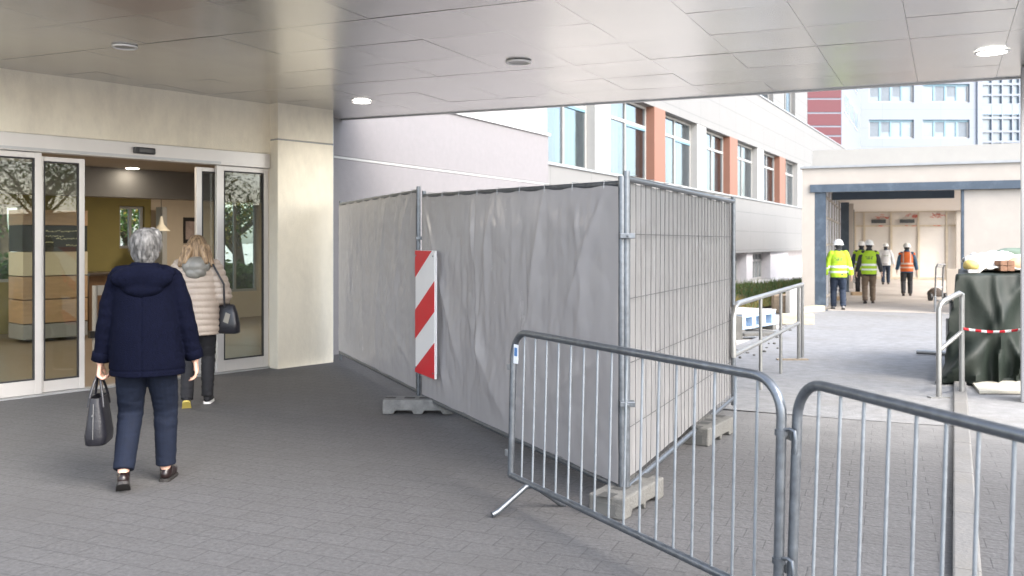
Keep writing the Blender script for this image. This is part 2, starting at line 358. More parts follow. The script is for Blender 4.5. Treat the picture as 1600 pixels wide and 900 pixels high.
M_lit = emit_mat('lit_lamp', (1.0, 0.97, 0.9), 9.0); M_unlit = mat('unlit_lamp', (0.30, 0.30, 0.29), 0.3)
M_ring = mat('lamp_ring', (0.7, 0.7, 0.69), 0.35, metal=0.3)
for px, py, r, lit, lab in ((565, 158, 0.125, 1, 'lit round recessed downlight above the sheeted fence near the wall'), (1550, 80, 0.15, 1, 'lit round recessed downlight nearest the right column'),
                       (810, 96, 0.125, 0, 'unlit grey downlight in the middle of the canopy ceiling'), (195, 72, 0.11, 0, 'unlit downlight above the sliding doors at the left')):
    p = G(px, py, 3.35)
    t = thing('downlight', lab, 'ceiling light', (p.x, p.y, 3.335), group='canopy downlights')
    m = MB(); n = 28; vs = []; fs = []
    for i, (rr, zz) in enumerate(((r, 3.347), (r * 0.98, 3.334), (r * 0.84, 3.332), (r * 0.8, 3.345))):
        vs += [(p.x + rr * cos(2 * pi * j / n), p.y + rr * sin(2 * pi * j / n), zz) for j in range(n)]
    for i in range(3): fs += [(i * n + j, i * n + (j + 1) % n, (i + 1) * n + (j + 1) % n, (i + 1) * n + j) for j in range(n)]
    m.add(vs, fs); m.build('trim_ring', M_ring, t, smooth=50)
    m = MB(); m.poly([(p.x + r * 0.82 * cos(2 * pi * j / n), p.y + r * 0.82 * sin(2 * pi * j / n), 3.342) for j in range(n)][::-1]); m.build('lens', M_lit if lit else M_unlit, t)

for px, py, e in ((565, 158, 22), (1550, 80, 75)):
    p = G(px, py, 3.35); l = bpy.data.lights.new('downlight_beam', 'SPOT'); l.energy = e; l.spot_size = radians(150); l.spot_blend = 1.0; l.color = (1.0, 0.95, 0.88); l.shadow_soft_size = 0.12
    lo = bpy.data.objects.new('downlight_beam', l); COL.objects.link(lo); lo.location = (p.x, p.y, 3.325)

# ------------------------------------------------------------------ entrance building, lobby
eb = thing('entrance_building', 'cream rendered entrance building with wide glazed sliding doors', 'building', M=MW)
IN = MW
def wpt(s, t, z): return IN @ V((s, t, z))
def wbox(mb, s0, s1, t0, t1, z0, z1, m=0): return mb.obox(wpt(s0, t0, z0), IN.to_3x3() @ V((s1 - s0, 0, 0)), IN.to_3x3() @ V((0, t1 - t0, 0)), (0, 0, z1 - z0), m)
ZL = wz(0, 205)                                        # top of lintel
m = MB(); wbox(m, -9, ws(424), 0.0, 0.3, ZL, 4.6); m.build('wall', M_cream, eb, bevel=0.01)
cs0, cs1 = ws(434, -0.18), ws(521, -0.18)
m = MB(); wbox(m, cs0, cs1, -0.18, 0.08, -0.05, 2.885); wbox(m, cs0, cs1, -0.18, 0.08, 2.905, 4.6); wbox(m, cs0 + 0.012, cs1 - 0.012, -0.168, 0.08, 2.88, 2.91, 1); m.build('pillar', [M_cream, M_white], eb, bevel=0.008)
m = MB(); wbox(m, ws(420), cs0, 0.02, 0.075, -0.05, ZL - 0.004); m.build('wall', M_cream, eb)
m = MB(); wbox(m, cs1 + 0.003, cs1 + 0.06, -0.12, -0.06, 0.02, 3.34); m.build('downpipe', M_steel_d, eb, bevel=0.02)
# lobby shell
M_lfloor = mat('lobby_floor', (0.20, 0.155, 0.115), 0.35, var=0.12, scale=2)
M_lceil = mat('lobby_ceiling', (0.42, 0.38, 0.33), 0.8, var=0.04)
M_olive = mat('olive_wall', (0.22, 0.18, 0.06), 0.8, var=0.06)
M_beige = mat('beige_wall', (0.55, 0.47, 0.37), 0.8, var=0.05)
M_soff = mat('grey_bulkhead', (0.26, 0.25, 0.24), 0.8, var=0.04)
LH = 2.72; TB = 7.0; SL, SR = -12.0, 4.7
m = MB(); wbox(m, SL, 0.95, 0.06, TB, -0.05, 0.004); wbox(m, 0.952, SR, 1.25, TB, -0.05, 0.004); m.build('lobby_floor', M_lfloor, eb)
m = MB(); wbox(m, SL, 0.95, 0.31, TB + 0.2, LH, LH + 0.15); wbox(m, 0.952, SR, 1.25, TB + 0.2, LH, LH + 0.15); m.build('lobby_ceiling', M_lceil, eb)
m = MB(); wbox(m, SL, SR, 3.6, 3.9, 2.28, LH - 0.003); m.build('bulkhead', M_soff, eb)
def s_at(px): return ws(px, TB)
# back wall with three windows
def zb(px, py): return wz(px, py, TB)
wins = [(s_at(-140), s_at(36), 0.9, 2.25), (s_at(187), s_at(226), zb(200, 388), zb(200, 322)), (s_at(336), s_at(404), 0.55, 2.5)]
m = MB(); cuts = [SL] + [x for wn in wins for x in wn[:2]] + [SR]
for i in range(0, len(cuts), 2):
    a, b = cuts[i], cuts[i + 1]; sm = s_at(236)
    if a < sm < b: wbox(m, a, sm, TB, TB + 0.2, 0, LH - 0.003, 0); wbox(m, sm, b, TB, TB + 0.2, 0, LH - 0.003, 1)
    else: wbox(m, a, b, TB, TB + 0.2, 0, LH - 0.003, 0 if b < sm else 1)
for (a, b, z0, z1) in wins:
    k = 0 if a < s_at(230) else 1
    wbox(m, a, b, TB, TB + 0.2, 0, z0, k); wbox(m, a, b, TB, TB + 0.2, z1, LH - 0.003, k)
m.build('lobby_wall', [M_olive, M_beige], eb)
for (a, b, z0, z1) in wins:
    m = MB(); f_ = 0.05
    wbox(m, a, b, TB + 0.08, TB + 0.14, z0, z0 + f_); wbox(m, a, b, TB + 0.08, TB + 0.14, z1 - f_, z1)
    for x in (a, (a + b) / 2 - f_ / 2, b - f_): wbox(m, x, x + f_, TB + 0.083, TB + 0.137, z0 + f_, z1 - f_)
    wf = m.build('window', M_white, eb)
    m = MB(); wbox(m, a + 0.01, b - 0.01, TB + 0.105, TB + 0.112, z0 + 0.01, z1 - 0.01); m.build('pane', M_glass, wf)
for q in ((SL - 0.2, SL, 0.31), (SR, SR + 0.2, 1.3)):
    m = MB(); wbox(m, q[0], q[1], q[2], TB, 0, LH - 0.003); m.build('lobby_wall', M_beige, eb)
m = MB(); wbox(m, s_at(234), s_at(241), TB - 0.5, TB - 0.25, 0, 2.27); m.build('lobby_pillar', M_white, eb)
# picture / noticeboard on beige wall
a = s_at(286); b = s_at(309)
t = thing('notice_frame', 'dark framed notice on the beige lobby wall behind the blonde woman', 'picture', tuple(wpt(a, TB, 1.4)))
m = MB(); wbox(m, a, b, TB - 0.03, TB - 0.004, zb(300, 380), zb(300, 340)); m.build('frame', M_black, t)
m = MB(); wbox(m, a + 0.04, b - 0.02, TB - 0.036, TB - 0.031, zb(300, 374), zb(300, 346)); m.build('sheet', mat('notice_paper', (0.4, 0.32, 0.3), 0.4, var=0.3, scale=8), t)
# lobby lamps
M_llit = emit_mat('lobby_lamp_glow', (1.0, 0.9, 0.74), 7.0)
for px, py, lab in ((157, 301, 'small lit lobby downlight above the olive wall'), (207, 262, 'lit lobby ceiling lamp just inside the open doorway'), (110, 260, 'lit lobby ceiling lamp behind the left sliding leaf')):
    p = G(px, py, LH)
    if px == 157: tq = 5.0; s_ = ws(px, tq); p = wpt(s_, tq, LH)
    t = thing('lobby_downlight', lab, 'ceiling light', (p.x, p.y, LH), group='lobby downlights')
    m = MB(); m.cyl((p.x, p.y, LH - 0.012), (p.x, p.y, LH - 0.001), 0.11, 20); m.build('rim', M_ring, t)
    m = MB(); m.cyl((p.x, p.y, LH - 0.016), (p.x, p.y, LH - 0.013), 0.09, 20); m.build('lens', M_llit, t)
for s_, t_, e in ((-6.0, 2.0, 16), (-2.2, 1.6, 11), (-3.5, 5.3, 20), (1.8, 4.4, 16), (-8.5, 5.0, 14)):
    l = bpy.data.lights.new('lobby_lamp_light', 'AREA'); l.shape = 'DISK'; l.size = 0.3; l.energy = e; l.color = (1, 0.88, 0.72)
    lo = bpy.data.objects.new('lobby_lamp_light', l); COL.objects.link(lo); lo.location = wpt(s_, t_, LH - 0.03)

# sliding door front
M_stile = M_alu
dr = thing('sliding_entrance_door', 'grey aluminium automatic sliding door front with its middle open', 'door', M=MW)
ZG = wz(0, 243)
m = MB(); wbox(m, -9, ws(420) - 0.002, -0.035, 0.12, ZG + 0.06, ZL - 0.002); m.build('header', M_alu, dr, bevel=0.006)
m = MB(); wbox(m, -9, ws(342), -0.05, -0.036, ZG + 0.075, ZG + 0.10); m.build('header_seam', M_alu_d, dr)
def panel(root, name, s0, s1, t0, z0, z1, st_l, st_r, rail_t, rail_b, handle=False):
    m = MB(); d = 0.05
    wbox(m, s0, s0 + st_l, t0, t0 + d, z0, z1); wbox(m, s1 - st_r, s1, t0, t0 + d, z0, z1)
    wbox(m, s0 + st_l, s1 - st_r, t0 + 0.001, t0 + d - 0.001, z1 - rail_t, z1 - 0.001); wbox(m, s0 + st_l, s1 - st_r, t0 + 0.001, t0 + d - 0.001, z0 + 0.001, z0 + rail_b)
    f = m.build(name, M_stile, root, bevel=0.004)
    a, b, c, e = s0 + st_l, s1 - st_r, z0 + rail_b, z1 - rail_t; k = 0.014
    m = MB()
    for q in ((a, a + k, c, e), (b - k, b, c, e), (a + k, b - k, c, c + k), (a + k, b - k, e - k, e)): wbox(m, q[0], q[1], t0 - 0.002, t0 + 0.03, q[2], q[3])
    m.build('gasket', M_gasket, f)
    m = MB(); wbox(m, a + 0.004, b - 0.004, t0 + 0.02, t0 + 0.028, c + 0.004, e - 0.004); m.build('pane', M_glass, f)
    return f
ZT = ZG + 0.058
panel(dr, 'fixed_panel', -8.9, ws(66) - 0.003, 0.0, 0.02, ZT, 0.1, 0.07, 0.06, 0.15)
panel(dr, 'sliding_leaf', ws(67), ws(136), 0.055, 0.02, ZT - 0.03, 0.03, 0.06, 0.05, 0.12)
panel(dr, 'sliding_leaf', ws(311), ws(345), 0.055, 0.02, ZT - 0.03, 0.07, 0.03, 0.05, 0.12)
panel(dr, 'fixed_panel', ws(339), ws(420) - 0.003, 0.0, 0.02, ZT, 0.095, 0.07, 0.06, 0.14)
m = MB(); wbox(m, -8.9, ws(420) - 0.003, -0.03, 0.12, 0.0, 0.018); m.build('threshold', M_alu_d, dr)
t = thing('door_sensor', 'small black motion sensor box on the door header', 'sensor', tuple(wpt(ws(221), -0.06, wz(221, 236))))
m = MB(); a, b = ws(205), ws(238); z0 = wz(221, 241); z1 = wz(221, 231); wbox(m, a, b, -0.085, -0.036, z0, z1); m.build('housing', M_black, t, bevel=0.012)
m = MB(); wbox(m, a + 0.05, b - 0.05, -0.089, -0.086, z0 + 0.018, z1 - 0.02); m.build('lens', mat('sensor_lens', (0.05, 0.05, 0.055), 0.15), t)

# lobby furniture
M_ply = mat('blond_plywood', (0.42, 0.27, 0.155), 0.5, var=0.16, scale=2.0, stretch=(1, 1, 7))
M_ply2 = mat('cream_laminate', (0.60, 0.52, 0.38), 0.5, var=0.05)
M_board = mat('chalkboard', (0.03, 0.035, 0.03), 0.7, var=0.2)
kt = 5.2
ka, kbb = ws(36, kt), ws(137, kt)
def kz(py): return wz(95, py, kt)
t = thing('snack_kiosk', 'plywood fronted snack kiosk with chalkboard band seen through the glass', 'kiosk', tuple(wpt((ka + kbb) / 2, kt, 0)))
m = MB()
for i, (y0, y1, mi) in enumerate(((352, 328, 0), (430, 393, 1), (466, 431, 0), (503, 467, 0), (527, 504, 2))):
    wbox(m, ka, kbb, kt, kt + 0.6, max(0.004, kz(y0)), kz(y1) - 0.006, mi)
m.build('counter_front', [M_ply, M_ply2, M_soff], t, bevel=0.004)
m = MB(); wbox(m, ka, kbb, kt + 0.02, kt + 0.58, kz(393) + 0.003, kz(352) - 0.003); cbd = m.build('chalkboard', M_board, t)
m = MB(); rr = random.Random(5)
for row, (yy, x0, x1) in enumerate(((362, 66, 124), (370, 72, 100), (374, 88, 122), (380, 70, 82), (384, 104, 120))):
    x = x0
    while x < x1:
        wdt = rr.uniform(1.0, 2.6); a, b = ws(x, kt), ws(x + wdt, kt); zc = kz(yy) + rr.uniform(-0.01, 0.01); h = rr.uniform(0.008, 0.022)
        wbox(m, a, b, kt + 0.012, kt + 0.018, zc, zc + h); x += wdt + rr.uniform(0.5, 1.6)
m.build('chalk_writing', mat('chalk', (0.7, 0.66, 0.4), 0.9), cbd)
# white column right behind kiosk top
t = thing('reception_counter', 'brown reception counter with dark ledge inside the open doorway', 'counter', tuple(wpt(ws(200, 5.6), 5.6, 0)))
a, b = ws(139, 5.6), ws(330, 5.6)
m = MB(); wbox(m, a, b, 5.6, 6.2, 0.004, 1.02); m.build('front', mat('walnut', (0.13, 0.075, 0.04), 0.45, var=0.25, scale=3, stretch=(6, 1, 1)), t)
m = MB(); wbox(m, a - 0.02, b, 5.52, 6.3, 1.023, 1.075); m.build('countertop', mat('dark_ledge', (0.06, 0.045, 0.035), 0.3), t, bevel=0.008)
t = thing('turnstile_barrier', 'white steel guide barrier post and rail before the reception counter', 'barrier', tuple(wpt(ws(148, 3.0), 3.0, 0)))
a, b = ws(148, 3.0), ws(262, 3.0)
m = MB(); m.tube([wpt(a, 3, 0.004), wpt(a, 3, 0.98)], 0.035, 12); m.build('post', M_white, t, smooth=40)
m = MB(); m.tube([wpt(b, 3, 0.004), wpt(b, 3, 0.98)], 0.035, 12); m.build('post', M_white, t, smooth=40)
m = MB(); wbox(m, a + 0.03, b - 0.03, 2.985, 3.015, 0.84, 0.98); m.build('rail', M_white, t)
m = MB(); wbox(m, ws(139, 3.0), a, 2.96, 3.04, 0.24, 0.34); m.build('rail', M_black, t)
# pendant lamp (white cone on the beige wall side)
pa = ws(252, 5.9)
t = thing('pendant_lamp', 'white cone shaped pendant lamp above the reception counter', 'lamp', tuple(wpt(pa, 5.9, 1.9)))
m = MB(); c = wpt(pa, 5.9, 0); z1 = wz(252, 338, 5.9); z0 = wz(252, 361, 5.9)
m.tube([(c.x, c.y, z0), (c.x, c.y, z0 + 0.06), (c.x, c.y, z0 + 0.12), (c.x, c.y, z1)], [0.16, 0.10, 0.05, 0.02], 20); m.build('lamp_shade', mat('warm_shade', (0.5, 0.46, 0.38), 0.5), t, smooth=40)
m = MB(); m.tube([(c.x, c.y, z1), (c.x, c.y, LH)], 0.006, 6); m.build('cable', M_black, t)

# ------------------------------------------------------------------ low pale block beside the entrance, facade building
FD = V((0.4747, 0.8802)).normalized(); FN = V((FD.y, -FD.x))
LB0 = V((K(516) * 12.6, 12.6))
def line_s(o, d, px): k = K(px); return (k * o.y - o.x) / (d.x - k * d.y)
ML = frame2(LB0, FD)
lb = thing('low_annexe', 'pale lilac rendered low annexe wall behind the sheeted fence', 'building', M=ML)
sE = line_s(LB0, FD, 857); ZE = LB0.y + FD.y * sE
zt = ZH(213, ZE); ztr = ZH(287, ZE)
def lbox(M, mb, s0, s1, t0, t1, z0, z1, m=0): return mb.obox(M @ V((s0, t0, z0)), M.to_3x3() @ V((s1 - s0, 0, 0)), M.to_3x3() @ V((0, t1 - t0, 0)), (0, 0, z1 - z0), m)
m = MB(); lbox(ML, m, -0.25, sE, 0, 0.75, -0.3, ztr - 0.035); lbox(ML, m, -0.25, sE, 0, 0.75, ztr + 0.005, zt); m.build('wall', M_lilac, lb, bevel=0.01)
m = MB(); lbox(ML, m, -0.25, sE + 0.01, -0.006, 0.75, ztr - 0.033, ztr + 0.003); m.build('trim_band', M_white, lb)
m = MB(); lbox(ML, m, -0.27, sE + 0.03, -0.04, 0.75, zt + 0.002, zt + 0.06); m.build('coping', mat('coping_metal', (0.55, 0.55, 0.54), 0.5, metal=0.3), lb)

FO = V((K(857) * 20.6, 20.6)); MF = frame2(FO, FD)
def fs(px, t=0.0):
    o = FO + V((-FD.y, FD.x)) * t; return line_s(o, FD, px)
def fY(s): return FO.y + FD.y * s
M_clad = joint_mat('white_cladding', (0.178, 0.175, 0.17), 2.4, 0.78, 0.02, (0.10, 0.10, 0.10), 0.55, 0.04, 0.3, 0.0, 'XZ', 0.015, scale=1.0, joff=(50.3, 50.22))
M_terra = mat('terracotta_panel', (0.21, 0.098, 0.066), 0.65, var=0.06, scale=2)
M_cyan = mat('cyan_frame_paint', (0.13, 0.245, 0.31), 0.4, var=0.05)
M_curt = mat('pale_curtain', (0.34, 0.36, 0.35), 0.8, transl=0.15)
M_curtg = mat('green_curtain', (0.22, 0.32, 0.19), 0.8, transl=0.15)
M_dim = mat('dim_room', (0.13, 0.16, 0.18), 0.9)
fb = thing('hospital_wing', 'long white panelled hospital wing with terracotta piers between windows', 'building', M=MF)
ref = fs(1100); zs = 0.5 * (ZH(262.4, fY(fs(857.6))) + ZH(323, fY(fs(1250))))
zov = ZH(391, fY(fs(1252))); z_u = ZH(183, fY(fs(1240))); zwt = zs + 2.3
s_end = fs(1345); s_up = fs(1262)
m = MB(); lbox(MF, m, -4.6, s_end, 0, 0.3, zov, zs)                    # spandrel below the windows
lbox(MF, m, -4.6, s_end, 0, 0.3, zwt, z_u)                             # band above
m.build('wall', M_clad, fb)
m = MB(); lbox(MF, m, -4.6, s_end, 0.9, 1.2, -0.4, zov); lbox(MF, m, -4.6, s_end, 0.301, 1.2, zov + 0.0, zov + 0.25); m.build('basement_wall', mat('basement_render', (0.5, 0.48, 0.49), 0.85, var=0.08), fb)
m = MB(); lbox(MF, m, -4.6, s_end, 1.6, 1.7, zs - 0.3, z_u); lbox(MF, m, -4.6, s_up, 1.6, 1.7, z_u + 0.002, z_u + 5); lbox(MF, m, -4.6, s_end, 0.31, 1.6, zs - 0.28, zs - 0.1); lbox(MF, m, -4.6, s_end, 0.31, 1.6, z_u - 0.3, z_u - 0.1); m.build('interior_wall', M_dim, fb)
m = MB(); lbox(MF, m, -4.6, s_up, 0.0, 5.0, z_u + 6, z_u + 6.4); m.build('roof', M_white, fb)
m = MB(); lbox(MF, m, -4.62, s_end + 0.02, -0.05, 0.32, zs + 0.002, zs + 0.05); m.build('sill_band', M_alu_d, fb)
# piers
piers = [(fs(700), fs(855.5), 0, 'pier'), (fs(930.5), fs(954.6), 0, 'pier'), (fs(1022), fs(1039), 1, 'terracotta_pier'), (fs(1090), fs(1104), 0, 'pier'), (fs(1140), fs(1152), 1, 'terracotta_pier'),
         (fs(1184), fs(1194), 0, 'pier'), (fs(1218), fs(1227), 1, 'terracotta_pier'), (fs(1247), s_end, 0, 'pier')]
for a, b, k, nm in piers:
    m = MB(); lbox(MF, m, a, b, 0.012 if k == 0 else -0.012, 0.45, zs + 0.052, zwt - 0.002); m.build(nm, M_terra if k else M_white, fb)
def facade_window(a, b, z0, z1, t, cur, cyan):
    m = MB(); f = 0.07; ms = a + (b - a) * 0.5; zt_ = z0 + (z1 - z0) * 0.70
    lbox(MF, m, a, a + f, t, t + 0.08, z0, z1, 1 if cyan else 0); lbox(MF, m, b - f, b, t, t + 0.08, z0, z1)
    lbox(MF, m, a + f, b - f, t + 0.002, t + 0.078, z0, z0 + f); lbox(MF, m, a + f, b - f, t + 0.002, t + 0.078, z1 - f, z1)
    lbox(MF, m, a + f, b - f, t - 0.004, t + 0.074, zt_, zt_ + f * 1.2)
    lbox(MF, m, ms - f / 2, ms + f / 2, t + 0.004, t + 0.076, z0 + f, zt_); lbox(MF, m, ms - f / 2, ms + f / 2, t + 0.004, t + 0.076, zt_ + f * 1.2, z1 - f)
    if cyan:
        lbox(MF, m, ms + f / 2, b - f, t - 0.003, t + 0.05, zt_ - 0.07, zt_ - 0.003, 1)
        lbox(MF, m, a + f, a + f + 0.06, t + 0.006, t + 0.06, z0 + f, zt_ - 0.003, 1)
    w_ = m.build('window', [M_white, M_cyan], fb)
    m = MB(); lbox(MF, m, a + 0.03, b - 0.03, t + 0.035, t + 0.042, z0 + 0.03, z1 - 0.03); m.build('pane', M_glass_b, w_)
    m = MB(); p, q = (ms + 0.02, b - 0.1) if cur != 2 else (a + 0.1, ms)
    def cf(u, v): s = p + (q - p) * u; return MF @ V((s, t + 0.25 + 0.04 * sin(u * 38), z0 + 0.02 + (z1 - z0 - 0.1) * v))
    m.grid(cf, 50, 1); m.build('curtain', M_curtg if cur == 1 else M_curt, w_, smooth=80)
wl = [(855.6, 930.5), (954.7, 1022), (1039.1, 1090), (1104.1, 1140), (1152.1, 1184), (1194.1, 1218), (1227.1, 1247)]
for i, (p0, p1) in enumerate(wl):
    facade_window(fs(p0) + 0.01, fs(p1) - 0.01, zs + 0.055, zwt - 0.01, 0.25, 1 if i == 0 else (0, 2, 0)[i % 3], i < 3)
# upper storey
sx = fs(1180)
m = MB(); 
for a, b in ((-4.6, fs(1185)), (fs(1209), fs(1226)), (fs(1243), s_up)): lbox(MF, m, a, b, 0.02, 0.3, z_u + 0.06, z_u + 6)
m.build('upper_wall', M_clad, fb)
m = MB(); lbox(MF, m, -4.6, s_end, -0.05, 0.35, z_u + 0.002, z_u + 0.055); m.build('sill_band', M_alu_d, fb)
for a, b in ((fs(1185), fs(1209)), (fs(1226), fs(1243))): facade_window(a + 0.02, b - 0.02, z_u + 0.06, z_u + 2.5, 0.22, 0, False); 
# basement windows
zbw = gz(30) - 0.02
M_bas = mat('basement_render', (0.27, 0.26, 0.27), 0.85, var=0.08)
for p0, p1 in ((1040, 1145), (1172, 1181.5), (1209, 1235.5)):
    m = MB(); lbox(MF, m, fs(p0), fs(p1), 0.15, 0.64, -0.4, zov - 0.003); m.build('basement_pier', M_bas, fb)
for p0, p1 in ((1145, 1172), (1181.5, 1209)):
    a, b = fs(p0), fs(p1); m = MB(); f = 0.07
    lbox(MF, m, a, b, 0.56, 0.6, -0.4, zbw + 0.13); lbox(MF, m, a, b, 0.56, 0.6, zov - 0.12, zov - 0.01); lbox(MF, m, a, b, 0.562, 0.598, zbw + 0.85, zbw + 0.95)
    for k in range(6): x = a + (b - a - f) * k / 5; lbox(MF, m, x, x + f, 0.558, 0.602, zbw + 0.13, zov - 0.12)
    w_ = m.build('window', M_white, fb)
    m = MB(); lbox(MF, m, a + 0.02, b - 0.02, 0.58, 0.584, zbw + 0.1, zov - 0.05); m.build('pane', mat('dim_pane', (0.16, 0.18, 0.18), 0.1, var=0.3, scale=1.5), w_)
m = MB(); a, b = fs(1236), fs(1252); lbox(MF, m, a, b, 0.66, 0.89, -0.2, 0.75); m.build('hatch', M_wood, fb)
m = MB(); lbox(MF, m, a, b, 0.8, 0.895, 0.76, zov - 0.01); m.build('vent_opening', mat('dark_vent', (0.08, 0.065, 0.05), 0.8), fb)
# parapet post lamp on roof edge
p = V((K(1294) * 34, 34)); 
m = MB(); m.tube([(p.x, p.y, 2.9), (p.x, p.y, ZH(240, 34))], 0.06, 8); m.tube([(p.x, p.y, ZH(246, 34)), (p.x, p.y, ZH(240, 34))], 0.11, 8)
tag(m.build('vent_pipe', M_steel_d, smooth=40), 'short dark vent pipe above the passage roof edge', 'vent pipe')

# ------------------------------------------------------------------ distant buildings
M_bluew = joint_mat('blue_white_cladding', (0.185, 0.21, 0.25), 6.0, 1.9, 0.04, (0.14, 0.16, 0.19), 0.5, 0.03, 0.1, 0.0, 'XZ', 0.015, scale=0.3)
M_skyg = mat('pale_blue_glazing', (0.15, 0.20, 0.24), 0.25, var=0.2, scale=0.35, spec=0.8)
DY = 92.0
def dX(px): return K(px) * DY
def dZ(py): return ZH(py, DY)
db = thing('tower_block', 'distant bluish white hospital tower with rows of blue framed windows', 'building', (dX(1470), DY, 0))
rows = [(216, 187), (160, 131), (104, 75)]
cols = [(1358, 1428), (1442, 1515)]
zlo, zhi = -0.5, 32
m = MB()
def dbox(mb, x0, x1, y0, y1, z0, z1, mi=0): return mb.box(dX(x0), dX(x1), DY + y0, DY + y1, z0, z1, mi)
xs = [1344] + [c for cc in cols for c in cc] + [1526]
for i in range(0, len(xs), 2): dbox(m, xs[i], xs[i + 1], 0, 0.6, zlo, zhi)
for c in cols:
    prev = zlo
    for (yb, yt) in rows: dbox(m, c[0], c[1], 0, 0.6, prev, dZ(yb)); prev = dZ(yt)
    dbox(m, c[0], c[1], 0, 0.6, prev, zhi)
m.build('wall', M_bluew, db)
m = MB(); dbox(m, 1344, 1680, 0.7, 14, zlo, zhi); m.build('core', M_bluew, db)
for c in cols:
    for (yb, yt) in rows:
        a, b, z0, z1 = dX(c[0]), dX(c[1]), dZ(yb), dZ(yt)
        m = MB(); f = 0.16; ym = DY + 0.25
        m.box(a, b, ym, ym + 0.15, z0, z0 + f); m.box(a, b, ym, ym + 0.15, z1 - f * 1.3, z1, 1)
        n = 4
        for k in range(n + 1): x = a + (b - a - f) * k / n; m.box(x, x + f, ym + 0.002, ym + 0.148, z0 + f, z1 - f * 1.3, 1 if k % 2 or k == 2 else 0)
        w_ = m.build('window', [M_white, M_cyan], db)
        m = MB(); m.box(a + 0.05, b - 0.05, ym + 0.07, ym + 0.09, z0 + 0.05, z1 - 0.05); m.build('pane', M_skyg, w_)
        m = MB(); rr = random.Random(int(c[0] + yb))
        for k in range(4):
            m = MB()
            if rr.random() < 0.55: x = a + (b - a) * k / 4; m.box(x + 0.25, x + (b - a) / 4 - 0.1, ym + 0.055, ym + 0.065, z0 + f + rr.choice((0, 0.5)), z1 - f * 1.4)
            if m.v: m.build('blind', mat('window_blind', (0.14, 0.165, 0.19), 0.7), w_)
# glazed stair tower
m = MB(); dbox(m, 1526, 1533, -0.2, 0.6, zlo, zhi); dbox(m, 1597, 1680, -0.2, 0.6, zlo, zhi); m.build('wall', M_bluew, db)
m = MB(); dbox(m, 1533, 1597, 0.2, 0.5, zlo, zhi); sg = m.build('stair_glazing', M_skyg, db)
m = MB()
for x in (1533, 1549, 1565, 1581, 1592): dbox(m, x, x + 2, -0.05, 0.19, zlo, zhi)
for y in (238, 223, 207, 186, 165, 150, 133, 118): dbox(m, 1535, 1597, -0.04, 0.18, dZ(y), dZ(y) + 0.22)
m.build('mullions', M_bluew, sg)
m = MB()
for y0, y1 in ((179, 164),): dbox(m, 1535, 1596, -0.03, 0.17, dZ(y0), dZ(y1))
m.build('spandrel_panel', mat('grey_blue_panel', (0.20, 0.27, 0.33), 0.5), sg)
# red wing in front of it
RY = 72.0
rb = thing('red_fronted_wing', 'projecting wing with dark red panelled end wall left of the tower', 'building', (K(1290) * RY, RY, 0))
x0, x1 = K(1262) * RY, K(1314.5) * RY
m = MB(); z = -0.5; 
for i, y in enumerate((230, 211, 196, 175, 153, 131, 108, 85)): z1 = ZH(y, RY); m.box(x0, x1, RY, RY + 0.4, z, z1 - 0.14); z = z1
m.build('red_panels', mat('dark_red_panel', (0.105, 0.022, 0.03), 0.6, var=0.08, scale=0.5), rb)
m = MB(); m.box(x0 + 0.05, x1 + 0.02, RY + 0.05, RY + 0.42, -0.4, z); m.build('wall_joints', M_bluew, rb)
e = V((K(1344) * DY, DY - 0.1)); d = V((e.x - x1, e.y - RY)); 
MR = frame2((x1 + 0.02, RY + 0.02), d); Ld = d.length
m = MB(); lbox(MR, m, 0, Ld, 0, 0.5, -0.5, 32); m.build('side_wall', M_bluew, rb)
for zb_, zt_ in ((dZ(214), dZ(187)), (dZ(160), dZ(131))):
    for f0 in (0.12, 0.36, 0.60):
        m = MB(); lbox(MR, m, Ld * f0, Ld * (f0 + 0.17), -0.04, -0.003, zb_, zt_); w_ = m.build('window', M_white, rb)
        m = MB(); lbox(MR, m, Ld * f0 + 0.2, Ld * (f0 + 0.17) - 0.2, -0.06, -0.042, zb_ + 0.15, zt_ - 0.15); m.build('pane', M_skyg, w_)

# ------------------------------------------------------------------ covered passage under construction
PA = V((0.926, -0.378)).normalized(); PO = V((K(1253) * 22.6, 22.6)); MP = frame2(PO, PA)
ps = thing('covered_passage', 'half finished covered passage with blue steel portal and white walls', 'building', M=MP)
def pu(px): return line_s(PO, PA, px)
def pbx(mb, *a): return lbox(MP, mb, *a)
g0 = gz(30)
M_pw = mat('passage_white', (0.385, 0.35, 0.31), 0.75, var=0.04, scale=2, dirt=(0.5, 0.45, 0.4), dirt_amt=0.2, dirt_scale=1)
M_pin = mat('passage_ceiling', (0.68, 0.63, 0.57), 0.8, var=0.05)
u1, u2, u3, uE = pu(1273), pu(1290), pu(1507), 8.0
zb0 = ZH(288, 22.3); zb1 = ZH(300, 22.3)
m = MB(); pbx(m, 0, u1 - 0.003, 0, 0.3, g0 - 0.2, zb0 + 0.002); m.build('pier', M_pw, ps)
m = MB(); pbx(m, 0, uE, 0.0, 0.3, zb0 + 0.004, ZH(262, 22.6) - 0.03); m.build('fascia', M_pw, ps)
m = MB(); pbx(m, -0.06, uE, -0.06, 0.34, ZH(262, 22.6) - 0.028, ZH(262, 22.6) + 0.03); m.build('roof_edge', mat('roof_edge_metal', (0.30, 0.31, 0.32), 0.5, metal=0.3), ps)
m = MB(); pbx(m, pu(1266), uE, -0.05, 0.22, zb1, zb0); m.build('beam', M_blue, ps)
